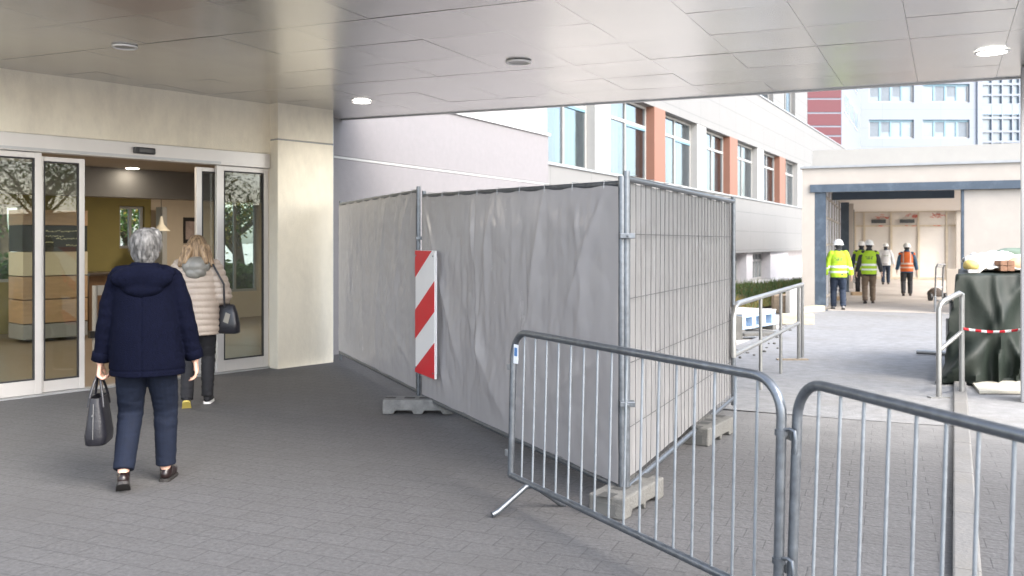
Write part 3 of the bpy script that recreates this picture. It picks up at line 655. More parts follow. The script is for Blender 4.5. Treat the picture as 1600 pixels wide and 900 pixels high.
def hcol(u0, u1_, w0, w1, z1_):                     # H-section steel column
    m = MB(); zz = g0 - 0.05; k = 0.02
    pbx(m, u0, u1_, w0, w0 + k, zz, z1_); pbx(m, u0, u1_, w1 - k, w1, zz, z1_); c = (u0 + u1_) / 2; pbx(m, c - k / 2, c + k / 2, w0 + k, w1 - k, zz, z1_)
    pbx(m, u0 - 0.05, u1_ + 0.05, w0 - 0.05, w1 + 0.05, zz, g0 + 0.02)
    return m
hcol(u1, u2, 0.02, 0.26, zb1 - 0.004).build('column', M_blue, ps)
hcol(0.60, 0.86, 8.9, 9.15, 2.95).build('column', M_blue, ps)
hcol(0.62, 0.86, 16.4, 16.65, 2.95).build('column', M_blue, ps)
m = MB(); pbx(m, u2 + 0.02, u3, 3.0, 3.2, 2.78, 2.995); m.build('beam', mat('dark_blue_steel', (0.05, 0.075, 0.11), 0.5), ps)
m = MB(); pbx(m, 0.3, uE, 0.31, 3.0, 3.0, 3.2); pbx(m, 0.3, 5.3, 3.002, 21.4, 3.0, 3.2); m.build('ceiling', M_pin, ps)  # deep part left off on the unseen side to let daylight in
m = MB(); pbx(m, u3, uE, 0.08, 0.25, g0 - 0.1, zb1 - 0.006); m.build('wall_panel', M_pw, ps)
m = MB(); pbx(m, u3 - 0.06, u3 - 0.003, 0.05, 0.27, g0 - 0.1, zb1 - 0.006); m.build('column', M_blue, ps)
for w0 in (6, 13, 20.6):
    m = MB(); pbx(m, 5.0, 5.2, w0, w0 + 0.3, g0 - 0.1, 2.995); m.build('side_column', M_pw, ps)
m = MB(); pbx(m, 0.15, uE, 1.6, 1.8, 3.21, 4.05); m.build('parapet', mat('parapet_white', (0.30, 0.295, 0.28), 0.6, var=0.04), ps)
# left side glazing between columns
M_frost = mat('frosted_panel', (0.7, 0.71, 0.74), 0.4, var=0.05, transl=0.65)
for w0, w1 in ((0.4, 8.7), (9.3, 16.2), (16.8, 21.2)):
    m = MB(); 
    for zz in (0.15, 1.5, 2.2, 2.72): pbx(m, 0.50, 0.56, w0, w1, zz, zz + 0.06)
    n = 5
    for k in range(n + 1): x = w0 + (w1 - w0 - 0.06) * k / n; pbx(m, 0.501, 0.559, x, x + 0.06, g0, 2.99)
    sf_ = m.build('side_glazing', M_pw, ps)
    m = MB(); pbx(m, 0.515, 0.535, w0 + 0.02, w1 - 0.02, g0, 2.97); m.build('pane', M_frost, sf_)
m = MB(); pbx(m, 0.65, 0.95, 11.2, 11.5, g0, 2.99); m.build('inner_pier', M_pw, ps)
# floor inside
m = MB(); pbx(m, 0.05, 6.4, 0.1, 21.3, g0 + 0.0045, g0 + 0.012); o = m.build('passage_floor', mat('dusty_screed', (0.42, 0.375, 0.33), 0.85, var=0.15, scale=1.2, dirt=(0.32, 0.27, 0.22), dirt_amt=0.5, dirt_scale=0.8)); tag(o, kind='structure')
# hoarding at the back
hb = thing('board_partition', 'pale boarded partition with timber battens closing the passage end', 'partition', tuple(MP @ V((3.2, 21, 0))))
m = MB(); pbx(m, 0.55, 6.4, 21.0, 21.06, g0, 2.99); m.build('boards', mat('pale_boards', (0.62, 0.585, 0.54), 0.75, var=0.08, scale=1), hb)
m = MB()
bt = [0.75, 1.15, 2.3, 3.45, 4.6, 5.7]
for u in bt: pbx(m, u, u + 0.09, 20.93, 20.995, g0, 2.3); pbx(m, u, u + 0.06, 20.94, 20.996, 2.37, 2.95)
pbx(m, 0.6, 6.4, 20.93, 20.994, 2.302, 2.368); pbx(m, 0.6, 6.4, 20.94, 20.996, g0 + 0.02, g0 + 0.12); pbx(m, 0.6, 6.4, 20.94, 20.996, 2.951, 2.99)
m.build('battens', mat('pale_batten', (0.55, 0.48, 0.37), 0.75), hb)
for u in (1.5, 2.7):
    m = MB(); pbx(m, u, u + 0.62, 20.90, 20.99, 2.47, 2.63); m.build('vent_plate', mat('dark_plate', (0.06, 0.07, 0.075), 0.5), hb)
m = MB(); rr = random.Random(9)
for u in (1.65, 2.95, 4.0):
    for k in range(9):
        a = u + rr.uniform(-0.05, 0.5); z = 2.7 + rr.uniform(0, 0.16); pts = [MP @ V((a + q * 0.05, 20.985, z + rr.uniform(-0.05, 0.05))) for q in range(4)]; m.tube(pts, 0.011, 5)
    for k in range(3):
        a = u + rr.uniform(-0.05, 0.4); m.tube([MP @ V((a, 20.92, 2.335 + rr.uniform(-0.02, 0.02))), MP @ V((a + 0.12, 20.92, 2.335))], 0.012, 5)
m.build('red_marking', mat('red_spray', (0.6, 0.10, 0.06), 0.8), hb)

# ------------------------------------------------------------------ right canopy column
cp = V((K(1594.5) * 8.9, 8.9)); MC = frame2(cp, V((0.86, -0.51)))
m = MB(); lbox(MC, m, 0, 0.35, 0, 0.35, 0.0, 3.345); o = m.build('canopy_column', mat('column_grey', (0.33, 0.33, 0.34), 0.5, metal=0.2, var=0.05), bevel=0.015)
tag(o, 'grey square column under the canopy corner at the right edge', 'column')

# ------------------------------------------------------------------ fence
def fence_corner(px, gy, ty): p = G(px, gy); return V((p.x, p.y, 0)), ZH(ty, p.y)
c0, h0 = fence_corner(531, 568, 314); c1, h1 = fence_corner(656, 637, 291); c2, h2 = fence_corner(977, 797, 274); c3, h3 = fence_corner(1147, 640, 308)
FENCES = []
def fence_panel(pa, ha, pb_, hb_, label, sheet_label, side, folds, seed, gap=0.12, inset=(0.05, 0.035)):
    d = (pb_ - pa); Lf = V((d.x, d.y, 0)).length; d = V((d.x, d.y, 0)) / Lf; n = V((d.y, -d.x, 0)) * side
    t = thing('mesh_fence_panel', label, 'fence', tuple(pa + d * Lf / 2), group='temporary fence panels')
    m = MB()
    A, B = pa + d * 0.04, pb_ - d * 0.04
    for p, h in ((A, ha), (B, hb_)): m.tube([p + V((0, 0, 0.05)), p + V((0, 0, h))], 0.021, 12)
    m.tube([A + V((0, 0, ha - 0.045)), B + V((0, 0, hb_ - 0.045))], 0.019, 10)
    m.tube([A + V((0, 0, gap)), B + V((0, 0, gap))], 0.019, 10); m.build('frame', M_steel, t, smooth=50)
    m = MB(); nv = int(Lf / 0.115); rr = random.Random(seed)
    for i in range(1, nv):
        f = i / nv; p = pa + d * Lf * f; zt_ = ha + (hb_ - ha) * f - 0.045
        pts = []
        for k in range(9):
            q = k / 8; wob = 0.022 * noise.noise(V((i * 3.1, q * 2.5, seed))) + (0.03 * noise.noise(V((i * 1.7, q * 4, seed + 5))) if q < 0.45 else 0)
            pts.append(p + d * wob + V((0, 0, gap + (zt_ - gap) * q)))
        m.tube(pts, 0.0023, 5, cap=False)
    for f in (0.19, 0.40, 0.61, 0.82):
        za = gap + (ha - 0.045 - gap) * f; zb_ = gap + (hb_ - 0.045 - gap) * f; m.tube([A + V((0, 0, za)), B + V((0, 0, zb_))], 0.0024, 5)
    m.build('wire_mesh', mat('dull_wire', (0.08, 0.08, 0.08), 0.6, metal=0.2), t, smooth=60)
    # clips holding the sheet
    for k in range(9):
        m = MB(); f = (k + 0.5) / 9; p = pa + d * Lf * f; zc = ha + (hb_ - ha) * f - 0.045; m.tube([p + n * 0.03 + V((0, 0, zc - 0.03)), p + n * 0.026 + V((0, 0, zc + 0.024)), p - n * 0.02 + V((0, 0, zc + 0.024))], 0.0025, 5); m.build('cable_tie', M_steel_d, t)
    # sheet
    def sh(u, v):
        s = inset[0] + (Lf - inset[0] - inset[1]) * u; zt_ = ha + (hb_ - ha) * (s / Lf) - 0.055; zb_ = gap + 0.03 + 0.012 * noise.noise(V((s * 3, 0, seed)))
        zz = zb_ + (zt_ - zb_) * v; off = 0.030
        for (x0, z0_, x1, z1_, wd, am) in folds:
            dx, dz = x1 - x0, z1_ - z0_; Ls = sqrt(dx * dx + dz * dz); tt = ((s - x0) * dx + (zz - z0_) * dz) / Ls / Ls; dd = ((s - x0) * dz - (zz - z0_) * dx) / Ls
            if -0.1 < tt < 1.1:
                fade = min(1, (tt + 0.1) * 4) * min(1, (1.1 - tt) * 4); ww = wd * (0.6 + 0.8 * max(0, tt)); off += 0.6 * am * fade * (0.45 * math.exp(-(dd / ww) ** 2) + 0.55 * math.exp(-abs(dd) / (ww * 0.7)))
        off += 0.012 * noise.noise(V((s * 1.3, zz * 0.8, seed * 3.0))) + 0.005 * noise.noise(V((s * 7.0, zz * 1.6, seed))) + 0.0045 * noise.noise(V((s * 17, zz * 4, seed))) + 0.008 * abs(noise.noise(V((s * 5 + zz * 3, zz * 4 - s * 2, seed + 9)))) + 0.005 * abs(noise.noise(V((s * 11 - zz * 5, zz * 8, seed + 19))))
        off += 0.016 * abs(noise.noise(V((s * 1.9 + zz * 1.1, zz * 1.6 - s * 0.7, seed + 31)))) - 0.010 * abs(noise.noise(V((s * 3.1 - zz * 1.4, zz * 2.2 + s, seed + 41))))
        edge = min(1, min(u, 1 - u) * 8, (1 - v) * 7, v * 7); off = 0.024 + (off - 0.024) * (0.25 + 0.75 * edge)
        if v > 0.97: zz -= 0.012 * (0.5 + 0.5 * cos(s / Lf * 9 * 2 * pi))
        p = pa + d * s + n * max(0.012, off); return (p.x, p.y, zz)
    m = MB(); m.grid(sh, 220, 130); o = m.build('privacy_sheet', M_sheet_relit if seed == 3 else M_sheet, None, smooth=70)
    tag(o, sheet_label, 'sheet', 'plastic sheets on the fence')
    return d, n, Lf
M_sheet_relit = mat('relit_plastic_sheet', (0.31, 0.305, 0.305), 0.36, var=0.05, scale=6, bump=0.2, bscale=12, transl=0.3, stretch=(1, 1, 0.2))  # copy of the sheet plastic, its tone shifted for the light on this panel
M_sheet = mat('grey_plastic_sheet', (0.43, 0.41, 0.405), 0.24, var=0.035, scale=4, bump=0.10, bscale=9, transl=0.35, stretch=(1, 1, 0.35))
rr = random.Random(21)
def rnd_folds(n, L_, seed):
    r = random.Random(seed); out = []
    for _ in range(n):
        x = r.uniform(0.1, L_ - 0.1); out.append((x, r.uniform(1.3, 2.0), x + r.uniform(-0.35, 0.35), r.uniform(0.1, 0.9), r.uniform(0.03, 0.07), r.uniform(-0.03, 0.03)))
    return out
d1, n1, L1 = fence_panel(c0, h0, c1, h1, 'fence panel nearest the cream pillar, first of the three sheeted panels', 'grey plastic sheet on the fence panel nearest the pillar', 1,
    [(3.1, 2.0, 2.6, 0.9, 0.05, 0.04), (1.2, 2.0, 1.45, 0.5, 0.06, 0.03), (2.3, 2.0, 1.9, 0.3, 0.05, 0.035), (0.6, 2.0, 0.8, 0.2, 0.05, 0.02), (3.2, 0.4, 1.6, 1.2, 0.06, 0.02)] + rnd_folds(9, 3.3, 1), 1, 0.15)
d2, n2, L2 = fence_panel(c1 + d1 * 0.03 + V((0.02, -0.02, 0)), h1 - 0.05, c2, h2, 'middle fence panel behind the striped board, widest in view', 'grey plastic sheet spread over the middle fence panel', 1,
    [(0.1, 2.0, 1.0, 0.6, 0.06, 0.045), (0.1, 1.95, 0.7, 0.2, 0.05, 0.035), (2.6, 2.0, 2.3, 0.8, 0.07, 0.04), (1.7, 2.0, 1.4, 0.5, 0.08, 0.03), (3.4, 1.9, 2.9, 1.1, 0.05, 0.035), (3.4, 0.9, 2.2, 0.3, 0.07, 0.03), (1.1, 1.1, 2.0, 0.2, 0.1, 0.03)] + rnd_folds(10, 3.5, 2), 2, 0.12)
d3, n3, L3 = fence_panel(c2 + V((-0.005, 0.0, 0)), h2 + 0.03, c3, h3, 'fence panel with bare wire outside, running back from the corner', 'plastic sheet hung inside the wire of the return fence panel', -1,
    [(x, 2.0, x + 0.05 * ((i * 7) % 5 - 2), 0.15, 0.025, 0.02) for i, x in enumerate([0.2, 0.55, 0.8, 1.1, 1.45, 1.7, 2.05, 2.4, 2.7, 3.0])] + rnd_folds(16, 3.2, 3), 3, 0.12)
# extra posts paired at the corners are the neighbouring panels' own posts; couplers clamp them
for p, where in ((c1, 'the posts beside the striped board'), (c2, 'the posts at the near fence corner')):
    for zc, hw_ in ((1.62, 'upper'), (0.62, 'lower')):
        m = MB(); m.obox(V((p.x - 0.035, p.y - 0.035, zc)), (0.09, 0, 0), (0, 0.07, 0), (0, 0, 0.032)); m.tube([(p.x + 0.01, p.y - 0.055, zc + 0.016), (p.x + 0.01, p.y + 0.04, zc + 0.016)], 0.008, 6)
        o = m.build('fence_coupler', M_steel, bevel=0.004); tag(o, hw_ + ' steel coupler clamping ' + where, 'coupler', 'fence couplers')

# concrete / recycled feet
def fence_foot(loc, ax, label, mtl, Lb=0.74, Wb=0.235, Hb=0.13):
    M = frame2((loc[0], loc[1]), ax); t = thing('ballast_block', label, 'block', M=M, group='fence foot blocks')
    m = MB(); h = Lb / 2; w_ = Wb / 2
    # body with two notches underneath
    prof = [(-h, 0), (-h + 0.10, 0), (-h + 0.12, 0.035), (-h + 0.27, 0.035), (-h + 0.29, 0), (h - 0.29, 0), (h - 0.27, 0.035), (h - 0.12, 0.035), (h - 0.10, 0), (h, 0), (h, Hb), (-h, Hb)]
    m.prism([M @ V((x, -w_, z)) for x, z in prof], M.to_3x3() @ V((0, Wb, 0)))
    b = m.build('block', mtl, t, bevel=0.012)
    m = MB()
    for x in (-0.27, -0.09, 0.05, 0.25):
        m.poly([M @ V((x + dx, dy, Hb + 0.002)) for dx, dy in ((-0.05, -0.045), (0.05, -0.045), (0.05, 0.045), (-0.05, 0.045))])
    m.build('socket_holes', mat('hole_shade', (0.05, 0.05, 0.048), 0.9), b)  # flat dark patches, shade of the holes put into the colour
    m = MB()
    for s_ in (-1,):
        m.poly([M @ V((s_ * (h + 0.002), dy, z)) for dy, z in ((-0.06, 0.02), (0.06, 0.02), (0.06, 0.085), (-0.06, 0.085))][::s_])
    m.build('grip_recess', mat('grip_shadow', (0.10, 0.10, 0.095), 0.9), b)  # flat patch, shade of a recess painted on the end face
    return t
M_rub = mat('dark_recycled_foot', (0.17, 0.17, 0.165), 0.9, var=0.25, scale=14, bump=0.7, bscale=50)
fence_foot((-0.87, 8.42), V((1, -0.02)), 'dark grey fence foot under the striped board', M_rub, 0.66, 0.24, 0.135)
fence_foot((0.70, 5.43), V((0.54, 0.84)), 'concrete fence foot at the near fence corner', M_concrete, 0.58, 0.23, 0.13)
fence_foot((1.60, 7.30), V((0.54, 0.84)), 'concrete fence foot under the middle of the return panel', M_concrete, 0.6, 0.22, 0.14)

# striped hazard board
q0 = c1 + n2 * 0.10
s0, s1 = line_s(V((q0.x, q0.y)), V((d2.x, d2.y)), 649), line_s(V((q0.x, q0.y)), V((d2.x, d2.y)), 679)
pbrd = q0 + d2 * s0; Yb = pbrd.y; bw = s1 - s0
zb0_, zt0_ = ZH(581, Yb), ZH(391, Yb)
hbd = thing('hazard_board', 'tall red and white diagonally striped hazard board on the fence', 'sign', M=Matrix.Translation(V((0, 0, zb0_))) @ frame2((pbrd.x, pbrd.y), d2))
M_red = mat('red_reflective', (0.62, 0.018, 0.03), 0.35, var=0.06); M_rw = mat('white_reflective', (0.80, 0.79, 0.78), 0.35, var=0.03)
Hh = zt0_ - zb0_
m = MB(); m.box(0, bw, 0, 0.022, 0, Hh); m.build('board', M_rw, hbd, local=True, bevel=0.004)
m = MB()
# diagonal stripes clipped to board
def clip_stripe(z0, z1, rise):
    pts = [(0, z0), (bw, z0 + rise), (bw, z1 + rise), (0, z1)]
    def clip(pts, zc, keep_below):
        out = []
        for i in range(len(pts)):
            a, b = pts[i], pts[(i + 1) % len(pts)]; ia = (a[1] <= zc) == keep_below; ib = (b[1] <= zc) == keep_below
            if ia: out.append(a)
            if ia != ib: f = (zc - a[1]) / (b[1] - a[1]); out.append((a[0] + (b[0] - a[0]) * f, zc))
        return out
    return clip(clip(pts, Hh - 0.002, True), 0.002, False)
pxm = Yb / F; rise = 48 * pxm
for yl0, yl1 in ((1000, 578), (532, 487), (436, 300)):
    a = (584 - yl0) * pxm; b = (584 - yl1) * pxm
    if yl0 == 1000: a = -2
    poly = clip_stripe(a, b, rise)
    poly = [(min(max(x, 0.002), bw - 0.002), z) for x, z in poly]
    if len(poly) > 2: m.prism([(x, -0.004, z) for x, z in poly], (0, 0.003, 0))
m.build('red_stripes', M_red, hbd, local=True)
m = MB(); m.box(bw + 0.002, bw + 0.02, 0.006, 0.016, 0.05, Hh - 0.05); m.build('edge_strip', M_rw, hbd, local=True)
m = MB()
for z in (0.05, Hh - 0.05):
    for x in (0.03, bw - 0.03): m.cyl((x, -0.010, z), (x, -0.004, z), 0.008, 8)
m.build('bolts', M_steel_d, hbd, local=True)

# ------------------------------------------------------------------ crowd barriers
BL = 2.22
M_bar = mat('bright_galvanised_bar', (0.25, 0.275, 0.30), 0.4, metal=0.5, var=0.15, scale=20)
bar = thing('crowd_barrier', 'galvanised steel crowd barrier with label sticker, before the fence corner', 'barrier', group='crowd control barriers')
m = MB(); rt = 0.0205; cr = 0.15; zt_b, zb_b = 1.05, 0.165
pts = [(0, 0, zb_b)] + [(0, 0, zt_b - cr - 0.02)]
for k in range(9): a = pi - (pi / 2) * k / 8; pts.append((cr + cr * cos(a), 0, zt_b - cr + cr * sin(a)))
for k in range(9): a = pi / 2 - (pi / 2) * k / 8; pts.append((BL - cr + cr * cos(a), 0, zt_b - cr + cr * sin(a)))
pts += [(BL, 0, zb_b)]
m.tube(pts, rt, 14); m.tube([(0.0, 0, zb_b), (BL, 0, zb_b)], rt * 0.95, 14); m.build('frame', M_steel, bar, local=True, smooth=50)
for k in range(16):
    x = 0.135 + (BL - 0.27) * k / 15; zt_k = zt_b - 0.012 if cr < x < BL - cr else zt_b - cr + sqrt(max(0, cr * cr - (cr - min(x, BL - x)) ** 2)) - 0.01
    m = MB(); m.tube([(x, 0, zb_b + 0.01), (x, 0, zt_k)], 0.0065, 8); m.build('bar', M_bar, bar, local=True, smooth=50)
for x in (0.24, BL - 0.24):
    m = MB(); m.tube([(x, -0.25, 0.014), (x, -0.21, 0.03), (x, -0.03, zb_b - 0.012), (x, 0.03, zb_b - 0.012), (x, 0.21, 0.03), (x, 0.25, 0.014)], 0.017, 10); m.build('leg', M_steel, bar, local=True, smooth=50)
for z in (0.84, 0.33):
    m = MB(); m.tube([(BL, 0, z - 0.012), (BL, 0, z + 0.012)], 0.027, 12)
    m.tube([(BL + 0.02, 0, z + 0.012), (BL + 0.045, 0, z + 0.02), (BL + 0.07, 0, z + 0.015), (BL + 0.077, 0, z - 0.02), (BL + 0.077, 0, z - 0.075)], 0.0075, 8); m.build('hook', M_steel, bar, local=True, smooth=50)
for z in (0.83, 0.30):
    m = MB(); m.box(-0.055, -0.015, -0.018, 0.018, z - 0.025, z + 0.015); m.build('lug', M_steel_d, bar, local=True, bevel=0.005)
b1a = G(797, 784); b1b = V((K(1205) * 3.60, 3.60, 0))
db_ = (b1b - b1a); 
def bar_M(p, dv, tilt): return Matrix.Translation(V((p.x, p.y, 0))) @ Matrix.Rotation(math.atan2(dv.y, dv.x), 4, 'Z') @ Matrix.Rotation(tilt, 4, 'X')
M1 = bar_M(b1a, db_, radians(-1.5)); 
b2a = V((K(1234) * 3.56, 3.56, 0)); b2d = V((0.30, -1.0, 0))
bar2 = copy_thing(bar, bar_M(b2a, b2d, radians(-2.2)), 'galvanised steel crowd barrier at the lower right corner, hooked to the first')
bar.matrix_world = M1; ROOT[bar.name] = M1
m = MB(); m.box(0.045, 0.10, -0.024, -0.022, 0.86, 0.975); m.box(0.055, 0.09, -0.0256, -0.0245, 0.905, 0.955, 1); m.build('label_sticker', [mat('sticker_white', (0.75, 0.77, 0.8), 0.5), mat('sticker_blue', (0.08, 0.2, 0.42), 0.5)], bar, local=True)

# ------------------------------------------------------------------ ramp railings
M_rail = mat('stainless_rail', (0.32, 0.32, 0.31), 0.35, metal=0.6, var=0.12, scale=8)
pE = G(1248, 562); pE.z = 0
zT, zM = ZH(446, pE.y), ZH(501, pE.y)
pN = V((K(1146) * (CH - zT) * F / (476 - HY), (CH - zT) * F / (476 - HY), 0))
rd = (pE - pN).normalized()
t = thing('ramp_railing', 'pale steel ramp railing left of the concrete walkway beside the pallet', 'railing', tuple(pE))
m = MB(); top = [pN + V((0, 0, zM - 0.02)), pN + V((0, 0, zT - 0.12)), pN + rd * 0.06 + V((0, 0, zT - 0.03)), pN + rd * 0.2 + V((0, 0, zT)), pE + rd * 0.35 + V((0, 0, zT))]
m.tube(top, 0.027, 12); m.build('handrail', M_rail, t, smooth=50)
m = MB(); m.tube([pN + V((0, 0, zM)), pE + rd * 0.02 + V((0, 0, zM - 0.03))], 0.024, 10); m.build('mid_rail', M_rail, t, smooth=50)
def on_rail(px): s = line_s(V((pN.x, pN.y)), V((rd.x, rd.y)), px); return pN + rd * s
for px in (1188.5, 1220):
    p = on_rail(px); m = MB(); m.tube([p + V((0, 0, 0.0)), p + V((0, 0, zT))], 0.019, 10); m.build('baluster', M_rail, t, smooth=50)
m = MB(); m.tube([(pE.x, pE.y, gz(pE.y)), (pE.x, pE.y, zT)], 0.024, 10); m.build('post', M_rail, t, smooth=50)
p2 = pE + rd * 0.35 + V((0, 0.0, 0)); m = MB(); m.tube([(p2.x, p2.y, gz(p2.y)), (p2.x, p2.y, zT)], 0.022, 10); m.build('post', M_rail, t, smooth=50)
m = MB(); m.box(pE.x - 0.30, pE.x + 0.12, pE.y - 0.05, pE.y + 0.03, gz(pE.y) - 0.02, gz(pE.y) + 0.022); m.build('foot_plate', mat('rusty_plate', (0.28, 0.23, 0.17), 0.8, var=0.2), t)

pA_ = G(1467, 622); pB_ = G(1503, 618)
t = thing('stub_railing', 'short sloping steel railing beside the tarpaulin covered stack', 'railing', tuple(pA_))
zA, zB_ = ZH(474, pA_.y), ZH(458, pB_.y)
dv = (pB_ - pA_)
m = MB(); a, b = pA_ + V((0, 0, zA)), pB_ + V((0, 0, zB_)); m.tube([pA_ + V((0, 0, 0.0)), a - V((0, 0, 0.06)), a - V((0, 0, 0.02)) + dv * 0.05, a + dv * 0.18 + V((0, 0, 0.02)), b - dv * 0.10, b - V((0, 0, 0.015)), b - V((0, 0, 0.07)), pB_ + V((0, 0, 0.0))], 0.027, 12)
m.build('handrail', M_rail, t, smooth=60)
m = MB(); m.tube([pA_ + V((0, 0, ZH(548, pA_.y))), pB_ + V((0, 0, ZH(518, pB_.y)))], 0.022, 10); m.build('mid_rail', M_rail, t, smooth=50)
m = MB(); m.box(pA_.x - 0.1, pA_.x + 0.1, pA_.y - 0.04, pA_.y + 0.04, 0.003, 0.018); m.build('foot_plate', M_rail, t)
pC_ = G(1486, 568); zz = ZH(470, pC_.y)
m = MB(); m.tube([pC_, pC_ + V((0, 0, zz))], 0.024, 10); m.tube([pC_ + V((0, 0, zz)), pA_ + dv * 0.18 + V((0, 0, zA + 0.0))], 0.024, 10); m.build('post', M_rail, t, smooth=50)
pD_ = G(1481, 573); m = MB(); m.tube([pD_, pD_ + V((0, 0, 0.62))], 0.024, 10); m.build('post', M_rail, t, smooth=50)
pl = G(1432, 553); pr_ = G(1500, 557); m = MB(); m.tube([pl + V((0, 0, 0.03)), pr_ + V((0, 0, 0.03))], 0.032, 8); tag(m.build('steel_tube', M_rail, smooth=50), 'steel tube lying on the concrete behind the stub railing', 'tube')

# ------------------------------------------------------------------ tarpaulin covered stack
M_tarp = mat('dark_green_tarpaulin', (0.013, 0.019, 0.015), 0.55, var=0.25, scale=3, bump=0.25, bscale=18, dirt=(0.03, 0.036, 0.03), dirt_amt=0.25, dirt_scale=2, spec=0.3)
TY = 10.3; TX0 = K(1503) * TY; TX1 = TX0 + 2.3; TD = 2.0; TZ = ZH(428, TY)
m = MB()
per = []
# perimeter path (front, left, back) around the stack: walk left-back -> left-front -> front-right
def shr(x, y, z): return (x + (y - TY) * 0.50, y, z)
def tarp(u, v):
    # u along perimeter starting at the back left, v from ground (0) over the edge to the top centre (1)
    Lp = TD + (TX1 - TX0); s = u * Lp
    if s < TD: bx, by, nx, ny = TX0, TY + TD - s, -1, 0
    else: bx, by, nx, ny = TX0 + s - TD, TY, 0, -1
    dc = abs(s - TD); 
    if dc < 0.25: k = (s - TD) / 0.25; a = (k + 1) * pi / 4; nx, ny = -cos(a), -sin(a)
    top = v > 0.72
    fold = noise.noise(V((s * 2.3, v * 0.6, 4))) * 0.6 + noise.noise(V((s * 5.5, v * 0.8, 9))) * 0.4
    sharp = abs(noise.noise(V((s * 3.1 + v * 0.8, v * 0.5, 14))))
    if not top:
        h = v / 0.72; flare = (1 - h)
        r1 = 1 - abs(noise.noise(V((s * 2.2 + 0.5 * h, h * 0.7, 14)))) * 2; r2 = 1 - abs(noise.noise(V((s * 5.0 - 0.8 * h, h * 0.9, 24)))) * 2
        off = 0.03 + 0.04 * flare + (0.24 * max(0, r1) ** 2 + 0.12 * max(0, r2) ** 2) * (0.15 + 0.85 * flare ** 0.7) + 0.05 * fold
        off += 0.10 * math.exp(-((s - TD - 0.9 - 0.9 * flare) / 0.10) ** 2) * (0.3 + flare) + 0.10 * math.exp(-((s - TD - 0.75 + 0.75 * flare) / 0.09) ** 2) * (0.3 + flare)
        zz = 0.02 + (TZ - 0.02) * h + 0.02 * noise.noise(V((s * 4, v * 6, 2))) * (1 - h)
        if s < TD * 0.85: zz = max(zz, 0.42 * (1 - h) * (1 - s / TD / 0.85) ** 0.5 + zz * 0.8)
        if s < TD: off = 0.02 + off * (0.25 + 0.75 * max(0, (s - TD + 0.35) / 0.35))
        return shr(bx + nx * off, by + ny * off, zz)
    k = (v - 0.72) / 0.28; cx, cy = (TX0 + TX1) / 2, TY + TD / 2
    zz = TZ + 0.03 * sin(k * pi / 2) + 0.012 * fold
    return shr(bx + nx * 0.04 * (1 - k) + (cx - bx) * k * 0.9, by + ny * 0.04 * (1 - k) + (cy - by) * k * 0.9, zz)
m.grid(tarp, 150, 60); o = m.build('tarpaulin', M_tarp, smooth=80)
tag(o, 'dark green tarpaulin draped over the stack by the right column', 'tarpaulin')
m = MB(); m.prism([shr(TX0 + 0.07, TY + 0.1, 0), shr(TX1 - 0.05, TY + 0.1, 0), shr(TX1 - 0.05, TY + TD - 0.05, 0), shr(TX0 + 0.07, TY + TD - 0.05, 0)], (0, 0, TZ - 0.03)); o = m.build('covered_stack', M_wood, bevel=0.02); tag(o, 'timber stack hidden beneath the dark green tarpaulin', 'stack')
# crumpled bottom hem
m = MB(); 
def hem(u, v):
    a = v * 2 * pi; x = K(1482) * (TY - 0.2) + u * 2.4; r = (0.055 + 0.04 * noise.noise(V((u * 9, 0, 2)))) * (0.3 + 0.7 * min(1, u * 12)); w_ = noise.noise(V((u * 14, v * 2, 7))) * 0.03
    return (x, TY - 0.12 + 0.10 * noise.noise(V((u * 5, 4, 0))) + (r * 2.0 + w_) * cos(a), 0.05 + (r + w_) * sin(a) * 0.9)
m.grid(hem, 70, 14); o = m.build('tarpaulin_roll', M_tarp, smooth=80); tag(o, 'crumpled tarpaulin hem lying on the ground under the stack', 'tarpaulin')
# goods on top of it
M_foam = mat('white_plastic_sheeting', (0.6, 0.59, 0.56), 0.45, var=0.06, scale=4, bump=0.4, bscale=10)
def bag(name, label, c, r, mtl, seed, cat='sack'):
    m = MB(); m.ell(c, r, n=36, k=20); 
    for i, v in enumerate(m.v):
        d = v - V(c); f = 1 + 0.22 * noise.noise(V((v.x * 3, v.y * 3, v.z * 5 + seed))) + 0.10 * noise.noise(V((v.x * 9, v.y * 9, v.z * 12 + seed)))
        q = V((d.x * f, d.y * f, d.z * f)); q.z = max(q.z, -r[2] * 0.55); m.v[i] = V(c) + q
    o = m.build(name, mtl, smooth=80); tag(o, label, cat); return o
tz = TZ + 0.03
m = MB()
def sheetf(u, v):
    x = TX0 + 0.06 + 1.3 * u; y = TY + 0.16 + 1.2 * v; fr = max(0, 0.18 - v) / 0.18; le = max(0, 0.14 - u) / 0.14
    z = tz + 0.17 - 0.13 * fr ** 0.7 - 0.10 * le + 0.05 * noise.noise(V((x * 3, y * 3, 1))) + 0.08 * abs(noise.noise(V((x * 6, y * 4, 5)))) + 0.03 * noise.noise(V((x * 15, y * 11, 5)))
    return (x + (y - TY) * 0.45 + 0.03 * noise.noise(V((x * 5, y * 9, 8))), y - 0.05 * fr + 0.05 * noise.noise(V((x * 7, y * 2, 3))), z)
m.grid(sheetf, 80, 60); o = m.build('white_sheet', M_foam, smooth=80, solid=0.02); tag(o, 'white plastic sheet spread over the goods on the stack', 'sheet')
m = MB(); m.obox((TX0 + 0.20, TY + 0.25, tz), (0.9, 0, 0), (0.5, 1.0, 0), (0, 0, 0.06)); m.obox((TX0 + 0.22, TY + 0.28, tz + 0.063), (0.8, 0.05, 0), (0.42, 0.9, 0), (0, 0, 0.07))
o = m.build('insulation_boards', mat('cream_board', (0.42, 0.39, 0.33), 0.7, var=0.1), bevel=0.006); tag(o, 'cream insulation boards piled on top of the tarpaulin', 'boards')
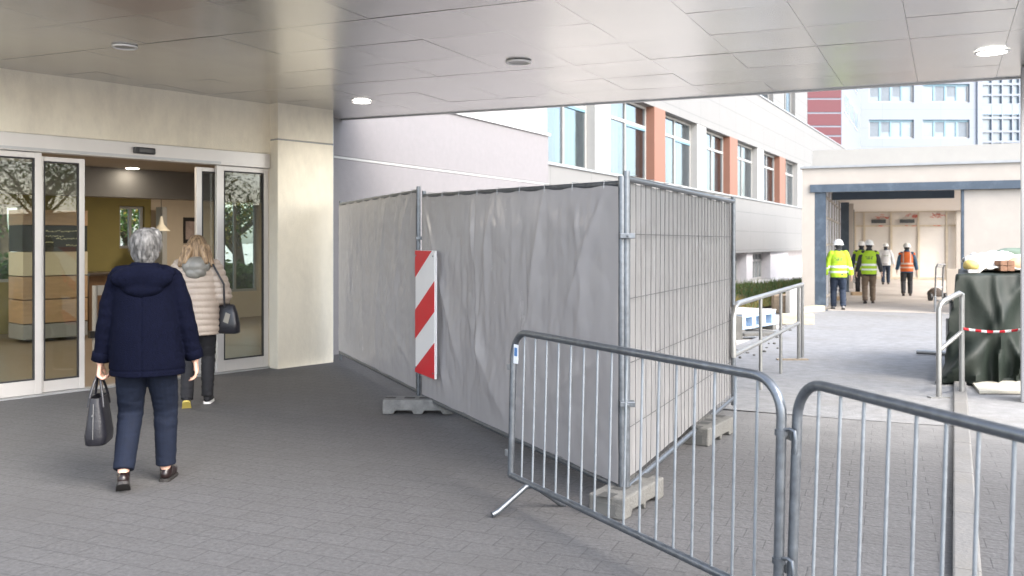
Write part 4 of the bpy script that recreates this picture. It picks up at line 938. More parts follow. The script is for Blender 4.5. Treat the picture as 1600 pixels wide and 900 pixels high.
bag('yellow_bag', 'small yellow bag on the tarpaulin stack edge', (K(1516) * (TY + 0.1), TY + 0.08, tz + 0.06), (0.09, 0.08, 0.07), mat('mustard_bag', (0.50, 0.38, 0.12), 0.6, var=0.2), 3)
m = MB(); bx = K(1562) * (TY + 0.1)
for i in range(2):
    for k in range(2): m.box(bx + i * 0.085, bx + 0.08 + i * 0.085, TY + 0.08, TY + 0.22, tz + k * 0.062, tz + 0.058 + k * 0.062)
o = m.build('bricks', mat('brown_brick', (0.22, 0.12, 0.075), 0.85, var=0.25, scale=12), bevel=0.004); tag(o, 'small pile of brown bricks on the tarpaulin stack', 'bricks')
bag('orange_bag', 'pale orange bag beside the brown bricks on the stack', (K(1590) * (TY + 0.2), TY + 0.2, tz + 0.07), (0.13, 0.1, 0.09), mat('peach_bag', (0.62, 0.36, 0.22), 0.6, var=0.15), 8)
bag('green_cover', 'crumpled green cover heaped behind the white sheet', (K(1588) * (TY + 1), TY + 1.0, tz + 0.16), (0.30, 0.35, 0.11), mat('sage_cover', (0.14, 0.19, 0.13), 0.6, var=0.25), 12, 'cover')
# board on the ground
p = G(1515, 598); q_ = G(1530, 617); m = MB(); m.prism([(p.x, p.y, 0.012), (q_.x, q_.y, 0.012), (q_.x + 1.6, q_.y - 0.05, 0.012), (p.x + 1.6, p.y + 0.02, 0.012)], (0, 0, 0.03))
o = m.build('ground_board', mat('pale_formwork_board', (0.45, 0.43, 0.37), 0.7, var=0.12), bevel=0.004); tag(o, 'pale board lying on the ground before the tarpaulin', 'board')
# tape
pT = pB_ + V((0, -0.03, ZH(515, pB_.y))); pT2 = V((cp.x + 0.09, cp.y + 0.10, ZH(517, 8.95)))
m = MB(); n = 40
for i in range(n):
    f0, f1 = i / n, (i + 1) / n
    a = pT.lerp(pT2, f0); b = pT.lerp(pT2, f1); sg_ = 0.03; a.z -= sg_ * sin(f0 * pi); b.z -= sg_ * sin(f1 * pi); wd = V((0, 0.012 * sin(i * 0.5), 0.026))
    m.add([a, b, b + wd, a + wd], [(0, 1, 2, 3)], (i // 4) % 2)
o = m.build('barrier_tape', [M_red, M_rw], smooth=60, solid=0.0015); tag(o, 'red and white barrier tape stretched from the stub railing to the column', 'tape')

# ------------------------------------------------------------------ things beside the left railing
gA = gz(18.0)
def GD(px, py): return G(px, py, gA)
M_pal = mat('blue_grey_plastic', (0.36, 0.47, 0.60), 0.5, var=0.08)
p = GD(1160, 524); q_ = GD(1212, 515)
ax = V((q_.x - p.x, q_.y - p.y)).normalized(); MQ = frame2((p.x, p.y), ax); Lq = (q_ - p).length
t = thing('plastic_pallet', 'pale blue plastic pallet with white lid lying behind the left railing', 'pallet', M=MQ)
m = MB(); zq = gA + 0.10; hq = 0.27
lbox(MQ, m, 0, Lq, 0, 0.9, zq + hq - 0.06, zq + hq); lbox(MQ, m, 0, Lq, 0, 0.9, zq, zq + 0.04)
for k in range(4): x = k * (Lq - 0.16) / 3; lbox(MQ, m, x, x + 0.16, 0.005, 0.895, zq + 0.042, zq + hq - 0.062)
m.build('deck', M_pal, t, bevel=0.008)
m = MB(); lbox(MQ, m, -0.01, Lq + 0.01, -0.01, 0.91, zq + hq + 0.003, zq + hq + 0.03); m.build('lid', M_foam, t, bevel=0.006)
m = MB(); lbox(MQ, m, -0.05, 0.12, 0, 0.9, gA, zq - 0.002); lbox(MQ, m, Lq - 0.12, Lq + 0.05, 0, 0.9, gA, zq - 0.002); o = m.build('support_blocks', M_concrete, t, bevel=0.01)
def block(name, label, cat, p, ax, sx_, sy_, sz, mtl, z0=None, bevel=0.012):
    M = frame2((p.x, p.y), ax); m = MB(); lbox(M, m, -sx_ / 2, sx_ / 2, 0, sy_, 0, sz)
    t0 = z0 if z0 is not None else gz(p.y)
    for i in range(len(m.v)): m.v[i] = m.v[i] + V((0, 0, t0))
    o = m.build(name, mtl, bevel=bevel); tag(o, label, cat); return o
M_beam = mat('pale_timber', (0.45, 0.40, 0.30), 0.8, var=0.15, stretch=(1, 1, 5))
p = GD(1247, 507); block('timber_beam', 'pale timber beam on the ground beneath the railing end', 'beam', p, V((1, -0.1)), 0.66, 0.22, 0.22, M_beam)
p = GD(1155, 536); block('standing_block', 'upright concrete block next to the fence post', 'block', p, V((1, 0.3)), 0.14, 0.3, 0.40, M_concrete)
p = GD(1224, 489); block('planter_wall', 'low brown boarded planter behind the railing', 'planter', p, V((1, -0.2)), 0.42, 0.8, 0.42, mat('brown_boarding', (0.24, 0.18, 0.12), 0.8, var=0.3, scale=3, stretch=(1, 1, 8)))
p = GD(1243, 492); block('white_crate', 'white crate standing between the planter and white pier', 'crate', p, V((1, -0.1)), 0.26, 0.5, 0.62, M_foam)
p = GD(1268, 488); block('kerb_beam', 'pale beam lying at the foot of the white pier', 'beam', p, V((0.75, 0.66)), 1.3, 0.25, 0.14, M_beam)
p = GD(1185, 520); block('rubble_slab', 'flat grey slab before the plastic pallet', 'slab', GD(1192, 528), V((0.9, 0.3)), 0.75, 0.35, 0.06, M_concrete)
rr = random.Random(17)
m = MB()
for k in range(30):
    px, py = rr.uniform(1150, 1235), rr.uniform(500, 560); p = G(px, py, 0); p.z = gz(p.y) + 0.005; r = rr.uniform(0.008, 0.03)
    if px > 1150 + (575 - py) * 2.0: continue
    m.ell(p + V((0, 0, r * 0.4)), (r * rr.uniform(0.8, 1.6), r, r * 0.7), n=6, k=4)
o = m.build('rubble', M_concrete); tag(o, kind='stuff')

# pallet truck and bag inside passage
pc = V((K(1466) * 26.0, 26.0)); zc = gz(26.0)
t = thing('hand_truck', 'grey hand truck standing in the passage before the partition', 'hand truck', (pc.x, pc.y, zc))
m = MB(); zt_ = ZH(413, 26.0)
for dx in (-0.09, 0.12): m.tube([(pc.x + dx, pc.y, zc + 0.12), (pc.x + dx, pc.y - 0.05, zt_ - 0.1), (pc.x + dx + 0.02, pc.y - 0.12, zt_)], 0.025, 8)
m.tube([(pc.x - 0.08, pc.y - 0.12, zt_), (pc.x + 0.13, pc.y - 0.12, zt_)], 0.025, 8)
for zz in (0.4, 0.7, 1.0): m.tube([(pc.x - 0.09, pc.y - 0.02, zc + zz), (pc.x + 0.12, pc.y - 0.02, zc + zz)], 0.018, 6)
m.build('frame', M_steel_d, t, smooth=50)
m = MB(); m.box(pc.x - 0.15, pc.x + 0.2, pc.y - 0.32, pc.y - 0.02, zc + 0.03, zc + 0.05); m.build('toe_plate', M_steel_d, t)
for dx in (-0.2, 0.22):
    m = MB(); m.cyl((pc.x + dx - 0.03, pc.y + 0.06, zc + 0.12), (pc.x + dx + 0.03, pc.y + 0.06, zc + 0.12), 0.12, 16); m.build('wheel', M_black, t)
p = G(1464, 466, gA); bag('tool_bag', 'dark brown tool bag on the passage floor by the hand truck', (p.x, p.y + 0.15, gA + 0.14), (0.22, 0.16, 0.17), mat('dark_canvas', (0.06, 0.045, 0.035), 0.8, var=0.3), 31, 'bag')
p = G(1462, 488, gA); block('short_post', 'short dark stake standing beside the walkway', 'stake', p, V((1, 0)), 0.05, 0.05, 0.40, M_steel_d)
for px, py, lab, s in ((1310, 470, 'brown wood block at the second blue column', 0.3), (1340, 462, 'pale wood offcut beside the inner pier', 0.35), (1282, 484, 'thin packing timber at the first blue column', 0.3)):
    p = G(px, py, gA); block('wood_block', lab, 'wood block', p, V((1, -0.2)), s, 0.25, 0.12 if py != 484 else 0.05, M_wood)
p = V((K(1500) * 29.0, 29.0)); block('leaning_panel', 'pale board panel standing behind the hand truck', 'panel', p, V((0.95, -0.3)), 0.8, 0.06, ZH(420, 29) - gz(29), M_pw)

# ------------------------------------------------------------------ grass bank
bankc = [G(1105, 492, gA), G(1222, 478, gA), G(1256, 458, gA), V((K(1262) * 36, 36, gA)), V((K(1105) * 31, 31, gA))]
M_soil = mat('bank_soil', (0.13, 0.10, 0.055), 0.95, var=0.3, scale=2)
m = MB()
def bank(u, v):
    a = bankc[0].lerp(bankc[1], min(1, u * 1.5)) if u < 0.667 else bankc[1].lerp(bankc[2], (u - 0.667) * 3); b = bankc[4].lerp(bankc[3], u); p = a.lerp(b, v)
    return V((p.x, p.y, gA + 0.02 + 0.16 * min(1, v * 1.6) ** 0.8 * min(1, (1 - v) * 6 + 0.4) + 0.06 * noise.noise(V((p.x, p.y, 0)))))
m.grid(bank, 30, 24); tag(m.build('grass_bank', M_soil, smooth=80), kind='structure')
M_grass = [mat('grass_green', (0.11, 0.17, 0.05), 0.7, var=0.3, transl=0.3), mat('grass_dark', (0.07, 0.12, 0.035), 0.7, var=0.3, transl=0.3), mat('grass_dry', (0.22, 0.17, 0.06), 0.8, var=0.3, transl=0.3)]
m = MB(); rr = random.Random(4)
for _ in range(11000):
    u, v = rr.random(), rr.random() ** 1.2; p = bank(u, v); h = rr.uniform(0.06, 0.2) * (0.35 + 1.7 * max(0, noise.noise(V((p.x * 1.6, p.y * 1.6, 2))) + 0.25)); a = rr.uniform(0, 2 * pi); w_ = rr.uniform(0.008, 0.02)
    dx, dy = cos(a) * w_, sin(a) * w_; lx, ly = rr.uniform(-1, 1) * h * 0.6, rr.uniform(-1, 1) * h * 0.6
    mi = 2 if (v < 0.28 and rr.random() < 0.6) or rr.random() < 0.2 else (1 if rr.random() < 0.4 else 0)
    m.add([(p.x - dx, p.y - dy, p.z), (p.x + dx, p.y + dy, p.z), (p.x + lx, p.y + ly, p.z + h)], [(0, 1, 2)], mi)
o = m.build('grass', M_grass); tag(o, kind='stuff')

# ------------------------------------------------------------------ trees and hedges (behind the lobby and across the drive)
M_bark = mat('bark', (0.12, 0.09, 0.065), 0.9, var=0.3, scale=8, bump=0.6, bscale=20)
M_leafs = [mat('leaf_mid', (0.085, 0.15, 0.03), 0.55, var=0.3, scale=9, transl=0.35), mat('leaf_dark', (0.045, 0.085, 0.02), 0.55, var=0.3, scale=9, transl=0.3), mat('leaf_yellow', (0.30, 0.24, 0.045), 0.55, var=0.3, scale=9, transl=0.35)]
def tree(x, y, h, label, seed, yel, dens=6500):
    r = random.Random(seed); t = thing('broadleaf_tree', label, 'tree', (x, y, -0.14), group='trees around the entrance')
    m = MB(); tips = []
    tp = [(x, y, -0.2), (x + 0.08, y, h * 0.2), (x - 0.05, y + 0.08, h * 0.42), (x + 0.05, y, h * 0.75)]; m.tube(tp, [0.17, 0.13, 0.10, 0.03], 9)
    for k in range(11):
        a = r.uniform(0, 2 * pi); z0 = h * r.uniform(0.25, 0.65); l = h * r.uniform(0.18, 0.36); e = V((x + cos(a) * l, y + sin(a) * l, z0 + l * r.uniform(0.4, 1.0)))
        mid = V((x, y, z0)).lerp(e, 0.5) + V((0, 0, l * 0.08)); m.tube([(x, y, z0), mid, e], [0.06, 0.04, 0.015], 6); tips += [e, mid.lerp(e, 0.5)]
        for q in range(2): e2 = mid + V((r.uniform(-1, 1), r.uniform(-1, 1), r.uniform(0, 1))) * l * 0.5; m.tube([mid, e2], [0.025, 0.008], 5); tips.append(e2)
    tips.append(V((x, y, h * 0.85)))
    m.build('trunk', M_bark, t, smooth=60)
    m = MB()
    for _ in range(dens):
        c = r.choice(tips); rad = h * 0.13; d = V((r.gauss(0, 1), r.gauss(0, 1), r.gauss(0, 0.8))) * rad * 0.6; p = c + d; s = r.uniform(0.03, 0.068)
        a = V((r.uniform(-1, 1), r.uniform(-1, 1), r.uniform(-1, 1))).normalized(); b = a.cross(V((r.uniform(-1, 1), r.uniform(-1, 1), r.uniform(-1, 1)))).normalized()
        mi = 2 if r.random() < yel else (1 if r.random() < 0.4 else 0)
        m.add([p - a * s, p + b * s * 0.55, p + a * s, p - b * s * 0.55], [(0, 1, 2, 3)], mi)
    m.build('crown', M_leafs, t)
def hedge(pts, hh, wd, label, seed, n):
    r = random.Random(seed); m = MB(); L_ = len(pts) - 1
    for _ in range(n):
        k = r.randrange(L_); p = V(pts[k]).lerp(V(pts[k + 1]), r.random()); a = r.uniform(0, 2 * pi); rr_ = sqrt(r.random()) * wd; z = r.random() ** 0.7 * hh * (0.8 + 0.35 * noise.noise(V((p.x * 0.8, p.y * 0.8, seed))))
        p = V((p.x + cos(a) * rr_, p.y + sin(a) * rr_, z - 0.1)); s = r.uniform(0.05, 0.12); u_ = V((r.uniform(-1, 1), r.uniform(-1, 1), r.uniform(-1, 1))).normalized(); v_ = u_.cross(V((r.uniform(-1, 1), r.uniform(-1, 1), 1))).normalized()
        m.add([p - u_ * s, p + v_ * s * 0.6, p + u_ * s, p - v_ * s * 0.6], [(0, 1, 2, 3)], 1 if r.random() < 0.5 else 0)
    o = m.build('hedge', M_leafs); tag(o, label, 'hedge')
w1 = wpt(ws(372, 12.5), 12.5, 0); w2 = wpt(ws(198, 12), 12.0, 0); w3 = wpt(ws(4, 12), 12, 0)
tree(w1.x, w1.y, 4.2, 'yellowing tree seen through the glass panel right of the doors', 3, 0.45, 7000)
tree(w2.x, w2.y, 5.0, 'green tree seen through the small lobby window', 5, 0.3)
tree(w3.x, w3.y, 5.0, 'green tree seen through the glass at the far left', 6, 0.1)
hedge([tuple(wpt(ws(330, 10.5), 10.5, 0)), tuple(wpt(ws(425, 10.5), 10.5, 0))], 1.5, 0.6, 'low green hedge behind the right lobby window', 2, 2600)
hedge([tuple(wpt(ws(165, 11), 11, 0)), tuple(wpt(ws(250, 11), 11, 0))], 1.5, 0.5, 'green hedge behind the small lobby window', 4, 1400)
hedge([tuple(wpt(ws(-140, 10.5), 10.5, 0)), tuple(wpt(ws(60, 10.5), 10.5, 0))], 1.5, 0.5, 'green hedge behind the far left lobby window', 8, 2200)
tree(16.5, 1.5, 7.0, 'tall broad tree across the drive, out beyond the barriers', 9, 0.2); tree(18.5, 6.5, 6.5, 'round tree across the drive beside the tall one', 10, 0.3); tree(15.0, -3.5, 6.0, 'smaller tree across the drive, furthest back', 11, 0.15)

# ------------------------------------------------------------------ people
def remeshed(mb, voxel, smooth_it=4, sfac=0.5):
    me = bpy.data.meshes.new('tmp'); me.from_pydata([tuple(v) for v in mb.v], [], mb.f); me.update()
    o = bpy.data.objects.new('tmp', me); COL.objects.link(o)
    r = o.modifiers.new('r', 'REMESH'); r.mode = 'VOXEL'; r.voxel_size = voxel
    if smooth_it: s = o.modifiers.new('s', 'SMOOTH'); s.iterations = smooth_it; s.factor = sfac
    bpy.context.view_layer.update(); dg = bpy.context.evaluated_depsgraph_get()
    out = bpy.data.meshes.new_from_object(o.evaluated_get(dg)); bpy.data.objects.remove(o); bpy.data.meshes.remove(me)
    return out
def finish(name, me, mats, parent, disp=None, matfn=None):
    me.materials.clear()
    for x in (mats if isinstance(mats, (list, tuple)) else [mats]): me.materials.append(x)
    if disp:
        ns = [v.normal.copy() for v in me.vertices]
        for v, n in zip(me.vertices, ns): v.co += n * disp(v.co, n)
    if matfn:
        for p in me.polygons: p.material_index = matfn(p.center, p.normal)
    me.polygons.foreach_set('use_smooth', [True] * len(me.polygons)); me.update()
    o = bpy.data.objects.new(name, me); COL.objects.link(o); o.parent = parent; ROOT[o.name] = ROOT[parent.name]; return o
def ik(a, c, l1, l2, pole):
    a, c, pole = V(a), V(c), V(pole); d = c - a; D = min(d.length, (l1 + l2) * 0.999); dn = d.normalized()
    x = (l1 * l1 - l2 * l2 + D * D) / (2 * D); h = sqrt(max(0, l1 * l1 - x * x)); pn = (pole - dn * pole.dot(dn)).normalized(); return a + dn * x + pn * h
def wrinkle(amp, sx=7, sz=11, seed=0):
    return lambda c, n: amp * (noise.noise(V((c.x * sx, c.y * sx, c.z * sz + seed))) + 0.5 * noise.noise(V((c.x * sx * 2.3, c.y * sx * 2.3, c.z * sz * 2 + seed))))

def hand(mb, wrist, d, side, curl=0.5, sc_=1.0):
    """palm, four fingers and a thumb hanging from the wrist; d = direction of the forearm; thumb towards +y (front)"""
    d = V(d).normalized(); fwd = (V((0, 1, 0)) - d * d.y).normalized(); inn = d.cross(fwd) * side
    if inn.x * side > 0: inn = -inn
    w = V(wrist); pc = w + d * 0.085 * sc_
    for k, o in enumerate((-0.027, -0.009, 0.009, 0.027)): mb.cone(w + fwd * o * 0.7, w + d * 0.085 * sc_ + fwd * o, 0.014, 0.0125, n=8)
    Ls = (0.062, 0.074, 0.080, 0.070)
    for k, o in enumerate((-0.029, -0.010, 0.010, 0.030)):
        b = w + d * 0.085 * sc_ + fwd * o; L_ = Ls[k] * sc_; c1_ = curl * 0.6; c2_ = curl * 1.3
        p1 = b + (d * cos(c1_) + inn * sin(c1_)) * L_ * 0.5; p2 = p1 + (d * cos(c2_) + inn * sin(c2_)) * L_ * 0.33; p3 = p2 + (d * cos(c2_ * 1.4) + inn * sin(c2_ * 1.4)) * L_ * 0.25
        mb.chain([b, p1, p2, p3], [0.0095, 0.009, 0.008, 0.0065])
    t0 = w + d * 0.025 * sc_ + fwd * 0.026; t1 = t0 + (d * 0.7 + fwd * 0.7 + inn * 0.3).normalized() * 0.045; t2 = t1 + (d * 0.95 + fwd * 0.2 + inn * 0.35).normalized() * 0.035
    mb.chain([t0, t1, t2], [0.014, 0.011, 0.008])

def head(mb, c, s=1.0, yaw=0.0):
    R = Matrix.Rotation(yaw, 3, 'Z'); c = V(c)
    def q(x, y, z): return c + R @ (V((x, y, z)) * s)
    mb.ell(q(0, -0.008, 0.025), (0.074 * s, 0.092 * s, 0.092 * s), rot=R); mb.ell(q(0, 0.02, -0.035), (0.058 * s, 0.068 * s, 0.082 * s), rot=R)
    mb.ell(q(0, 0.045, -0.085), (0.032 * s, 0.03 * s, 0.026 * s), rot=R)
    mb.cone(q(0, 0.083, 0.012), q(0, 0.105, -0.025), 0.009 * s, 0.014 * s, n=8)
    mb.ell(q(0, 0.080, -0.058), (0.024 * s, 0.010 * s, 0.008 * s), rot=R)
    mb.ell(q(0, 0.078, 0.026), (0.05 * s, 0.012 * s, 0.010 * s), rot=R)
    for k in (-1, 1): mb.ell(q(k * 0.077, -0.005, -0.012), (0.010 * s, 0.020 * s, 0.032 * s), rot=R)
def eyes(name_root, c, s, yaw, mats):
    R = Matrix.Rotation(yaw, 3, 'Z'); m = MB()
    for k in (-1, 1): m.ell(V(c) + R @ (V((k * 0.03, 0.079, 0.008)) * s), (0.012 * s, 0.008 * s, 0.008 * s), n=10, k=6)
    return m

def shoe(root, ankle, yaw, pitch, mtl, sole_mtl, L_=0.26, Wd=0.092, voxel=0.006, boot=False):
    """heel under the ankle; pitch lifts the heel about the toe"""
    R = Matrix.Rotation(yaw, 3, 'Z') @ Matrix.Rotation(-pitch, 3, 'X'); a = V(ankle)
    # local: origin at the toe ball on the ground
    def q(x, y, z): return a + R @ V((x, y, z))
    m = MB()
    m.cone(q(0, 0.02, 0.042), q(0, L_ - 0.10, 0.036), 0.038, 0.040); m.cone(q(0, L_ - 0.11, 0.034), q(0, L_ - 0.045, 0.03), 0.042, 0.032); m.ell(q(0, 0.015, 0.04), (0.036, 0.042, 0.042), rot=R); m.cone(q(0, 0.03, 0.05), q(0, 0.03, 0.10 if boot else 0.075), 0.04, 0.042)
    me = remeshed(m, voxel, 3); o = finish('shoe', me, mtl, root)
    inv = R.transposed()
    for v in me.vertices:
        l = inv @ (v.co - a)
        if l.z < 0.012: l.z = 0.012; v.co = a + R @ l
    m = MB(); out = [(0.036 * cos(t) if True else 0, 0) for t in ()]
    prof = []
    for k in range(20):
        t = 2 * pi * k / 20; y = (L_ - 0.015) * 0.5 * (1 - cos(t)) - 0.028; wv = 0.037 + 0.008 * max(0, sin((y / L_) * pi)); x = wv * (1 if sin(t) > 0 else -1) * min(1, abs(sin(t)) * 2.2); prof.append((x, y))
    m.prism([inv.transposed() @ V((x, y, -0.008)) + a for x, y in prof], R @ V((0, 0, 0.021))); s_ = MB(); s_.v = m.v; s_.f = m.f; s_.m = m.m
    sob = s_.build('sole', sole_mtl, o, local=True)
    return o

def torso_rings(girth=1.0, z=1.0, dep=1.0):
    return [(0.80 * z, 0.150 * girth, 0.105 * dep, 0, 0), (0.90 * z, 0.172 * girth, 0.118 * dep, 0, -0.01), (1.02 * z, 0.150 * girth, 0.105 * dep, 0, 0), (1.20 * z, 0.160 * girth, 0.112 * dep, 0, 0), (1.33 * z, 0.165, 0.105 * dep, 0, -0.01), (1.405 * z, 0.12, 0.08, 0, -0.015), (1.45 * z, 0.055, 0.055, 0, -0.015)]

def person(label, loc, yaw, H, arms, legs, voxel, group=None, girth=1.0):
    """arms/legs given in a 1.70 m body: wrists ((x,y,z) left, right), feet as (x, y, lift, pitch, toe-out)"""
    k = H / 1.70
    M = Matrix.Translation(V(loc)) @ Matrix.Rotation(yaw, 4, 'Z') @ Matrix.Scale(k, 4)
    root = thing('person', label, 'person', M=M, group=group); S = {}
    S['root'] = root; S['hip'] = [V((-0.09, 0, 0.88)), V((0.09, 0, 0.88))]; S['sh'] = [V((-0.175, -0.01, 1.375)), V((0.175, -0.01, 1.375))]
    S['head'] = V((0, 0.012, 1.575))
    S['wr'] = [V(arms[0]), V(arms[1])]; S['el'] = [ik(S['sh'][i], S['wr'][i], 0.285, 0.255, V((0.35 * (-1, 1)[i], -1, 0))) for i in (0, 1)]
    S['ank'] = []; S['kn'] = []
    for i in (0, 1):
        x, y, lift, pitch, toe = legs[i]; R = Matrix.Rotation(toe, 3, 'Z') @ Matrix.Rotation(-pitch, 3, 'X')
        an = V((x, y, 0.008 + lift)) ; S['ank'].append((an, toe, pitch)); top = an + R @ V((0, 0.02, 0.085)); S.setdefault('at', []).append(top)
        S['kn'].append(ik(S['hip'][i], top, 0.415, 0.405, V((0.05 * (-1, 1)[i], 1, 0))))
    S['vox'] = voxel
    return S
def body(S, curls=(0.5, 0.5), yawh=0.0, girth=1.0):
    m = MB(); m.loft(torso_rings(girth * 0.92, 1.0, 0.9), n=20); m.cone((0, -0.015, 1.42), S['head'] - V((0, 0.01, 0.06)), 0.055, 0.052); head(m, S['head'], 1.0, yawh)
    for i in (0, 1):
        m.chain([S['sh'][i], S['el'][i], S['wr'][i]], [0.05, 0.042, 0.027]); d = (S['wr'][i] - S['el'][i]); d = V((d.x * 0.6, d.y * 0.7, d.z)); hand(m, S['wr'][i], d, (-1, 1)[i], curls[i])
        m.chain([S['hip'][i], S['kn'][i], S['at'][i]], [0.078, 0.055, 0.036]); an, toe, pt = S['ank'][i]; R = Matrix.Rotation(toe, 3, 'Z') @ Matrix.Rotation(-pt, 3, 'X'); m.cone(an + R @ V((0, 0.015, 0.045)), an + R @ V((0, 0.15, 0.03)), 0.028, 0.02)
    me = remeshed(m, S['vox'], 2, 0.4); b = finish('body', me, M_skin, S['root'])
    e = eyes('eyes', S['head'], 1.0, yawh, None); e.build('eyes', mat('eye_dark', (0.06, 0.04, 0.03), 0.2), b, local=True, smooth=80)
    return b
def trousers(S, mtl, rs=(0.105, 0.082, 0.068), hem=0.03, girth=1.0, seed=1, amp=0.006, top=0.98, lift=-0.01):
    m = MB(); m.loft([(0.76, 0.155 * girth, 0.11 * girth, 0, 0), (0.86, 0.182 * girth, 0.135 * girth, 0, -0.012), (0.93, 0.178 * girth, 0.128 * girth, 0, -0.008), (top, 0.16 * girth, 0.11 * girth, 0, 0)])
    for i in (0, 1):
        kn, at = S['kn'][i], S['at'][i]; d = (at - kn).normalized(); e = at + d * (hem * 0.3 - lift); hp = S['hip'][i] - V((0, 0, 0.03))
        pts = [hp, hp.lerp(kn, 0.5), kn, kn.lerp(e, 0.5), e]; rr_ = [rs[0], (rs[0] + rs[1]) / 2 + 0.004, rs[1], (rs[1] + rs[2]) / 2, rs[2]]
        m.tube(pts, rr_, 18); m.ell(hp, (rs[0],) * 3)
    me = remeshed(m, S['vox'] * 1.1, 3)
    def dsp(c, n):
        f = math.exp(-((c.z - 0.47) / 0.12) ** 2) + 0.8 * math.exp(-((c.z - 0.78) / 0.1) ** 2) + 0.8 * math.exp(-((c.z - 0.16) / 0.1) ** 2) + 0.25
        return amp * f * (noise.noise(V((c.x * 6, c.y * 6, c.z * 22 + seed))) + 0.6 * noise.noise(V((c.x * 14, c.y * 14, c.z * 40 + seed))))
    return finish('trousers', me, mtl, S['root'], dsp)
def sleeves(m, S, r0, r1, r2, cut=0.93):
    for i in (0, 1):
        w = S['el'][i].lerp(S['wr'][i], cut); pts = [S['sh'][i] + V((0.02 * (1, -1)[i], 0, 0)), S['sh'][i].lerp(S['el'][i], 0.5), S['el'][i], S['el'][i].lerp(w, 0.5), w]
        m.cone(pts[0], pts[1], r0, (r0 + r1) / 2); m.cone(pts[1], pts[2], (r0 + r1) / 2, r1); m.tube([pts[2], pts[3], w], [r1, (r1 + r2) / 2, r2], 16); m.ell(pts[2], (r1,) * 3)

# ---- older woman in the navy coat
M_navy = mat('navy_wool', (0.0030, 0.0038, 0.0105), 0.9, var=0.3, scale=60, bump=0.4, bscale=160, spec=0.05)
M_jean = mat('navy_trousers', (0.007, 0.0105, 0.022), 0.85, var=0.2, scale=30, bump=0.2, bscale=200, spec=0.2)
M_leather = mat('black_leather', (0.012, 0.012, 0.016), 0.35, var=0.2, scale=12, bump=0.25, bscale=90)
M_brownl = mat('dark_brown_leather', (0.012, 0.006, 0.006), 0.3, var=0.2)
M_sole = mat('black_sole', (0.02, 0.018, 0.017), 0.7)
pw_ = G(228, 762); yw = radians(12)
S = person('grey haired woman in navy hooded coat walking to the doors with a handbag', (pw_.x, pw_.y, 0.0), yw, 1.68,
           [(-0.285, 0.03, 0.83), (0.30, 0.06, 0.83)], [(-0.115, -0.13, 0.055, 0.55, 0.18), (0.095, 0.14, 0.0, 0.02, -0.12)], 0.0058, girth=1.1)
body(S, (1.6, 0.75), -0.12, 1.1)
trousers(S, M_jean, (0.103, 0.080, 0.065), girth=1.04, lift=0.025, seed=2, amp=0.0045)
m = MB(); m.loft([(0.745, 0.238, 0.165, 0.01, -0.005), (0.80, 0.236, 0.165, 0.01, -0.005), (0.95, 0.226, 0.162, 0.0, -0.01), (1.10, 0.212, 0.155, 0, -0.01), (1.25, 0.206, 0.145, 0, -0.012), (1.34, 0.198, 0.128, 0, -0.018), (1.41, 0.150, 0.11, 0, -0.02), (1.455, 0.10, 0.09, 0, -0.015), (1.475, 0.085, 0.08, 0, -0.01)], n=40)
sleeves(m, S, 0.079, 0.067, 0.055, 0.93)
me = remeshed(m, 0.007, 5)
finish('coat', me, M_navy, S['root'], lambda c, n: wrinkle(0.007, 4, 5, 3)(c, n) + (0.005 * noise.noise(V((c.x * 5, c.y * 5, c.z * 24))) if abs(c.x) > 0.2 else 0) + (-0.006 if abs(c.z - 0.785) < 0.004 else 0) + (-0.007 * math.exp(-(c.x / 0.006) ** 2) if c.y < -0.1 and c.z < 1.3 else 0))
for i in (0, 1):
    m = MB(); w = S['el'][i].lerp(S['wr'][i], 0.94); d = (S['wr'][i] - S['el'][i]).normalized(); m.tube([w - d * 0.055, w - d * 0.05, w + d * 0.004, w + d * 0.008], [0.056, 0.061, 0.060, 0.054], 24); m.build('cuff', M_navy, S['root'], local=True, smooth=60)
m = MB(); m.ell((0.0, -0.125, 1.385), (0.195, 0.065, 0.085)); m.ell((0, -0.12, 1.33), (0.135, 0.06, 0.075)); m.cone((-0.15, -0.06, 1.415), (-0.075, 0.06, 1.435), 0.052, 0.042); m.cone((0.15, -0.06, 1.415), (0.075, 0.06, 1.435), 0.052, 0.042); m.loft([(1.40, 0.14, 0.12, 0, -0.03), (1.45, 0.105, 0.10, 0, -0.025), (1.488, 0.084, 0.086, 0, -0.015)])
me = remeshed(m, 0.007, 5); finish('hood', me, M_navy, S['root'], lambda c, n: wrinkle(0.012, 6, 9, 8)(c, n))
def hair_mat(name, c1_, c2_, sx):
    m = bpy.data.materials.new(name); nt, N, L, B = nodes_of(m); tc = N.new('ShaderNodeTexCoord'); mp = N.new('ShaderNodeMapping'); mp.inputs['Scale'].default_value = sx; L.new(tc.outputs['Object'], mp.inputs[0])
    n1 = N.new('ShaderNodeTexNoise'); n1.inputs['Scale'].default_value = 1; n1.inputs['Detail'].default_value = 7; L.new(mp.outputs[0], n1.inputs['Vector']); r = N.new('ShaderNodeValToRGB'); r.color_ramp.elements[0].position = 0.36; r.color_ramp.elements[1].position = 0.64
    r.color_ramp.elements[0].color = (*c1_, 1); r.color_ramp.elements[1].color = (*c2_, 1); L.new(n1.outputs['Fac'], r.inputs[0]); L.new(r.outputs[0], B.inputs['Base Color']); B.inputs['Roughness'].default_value = 0.55
    bp = N.new('ShaderNodeBump'); bp.inputs['Strength'].default_value = 0.5; bp.inputs['Distance'].default_value = 0.006; L.new(n1.outputs['Fac'], bp.inputs['Height']); L.new(bp.outputs[0], B.inputs['Normal']); return m
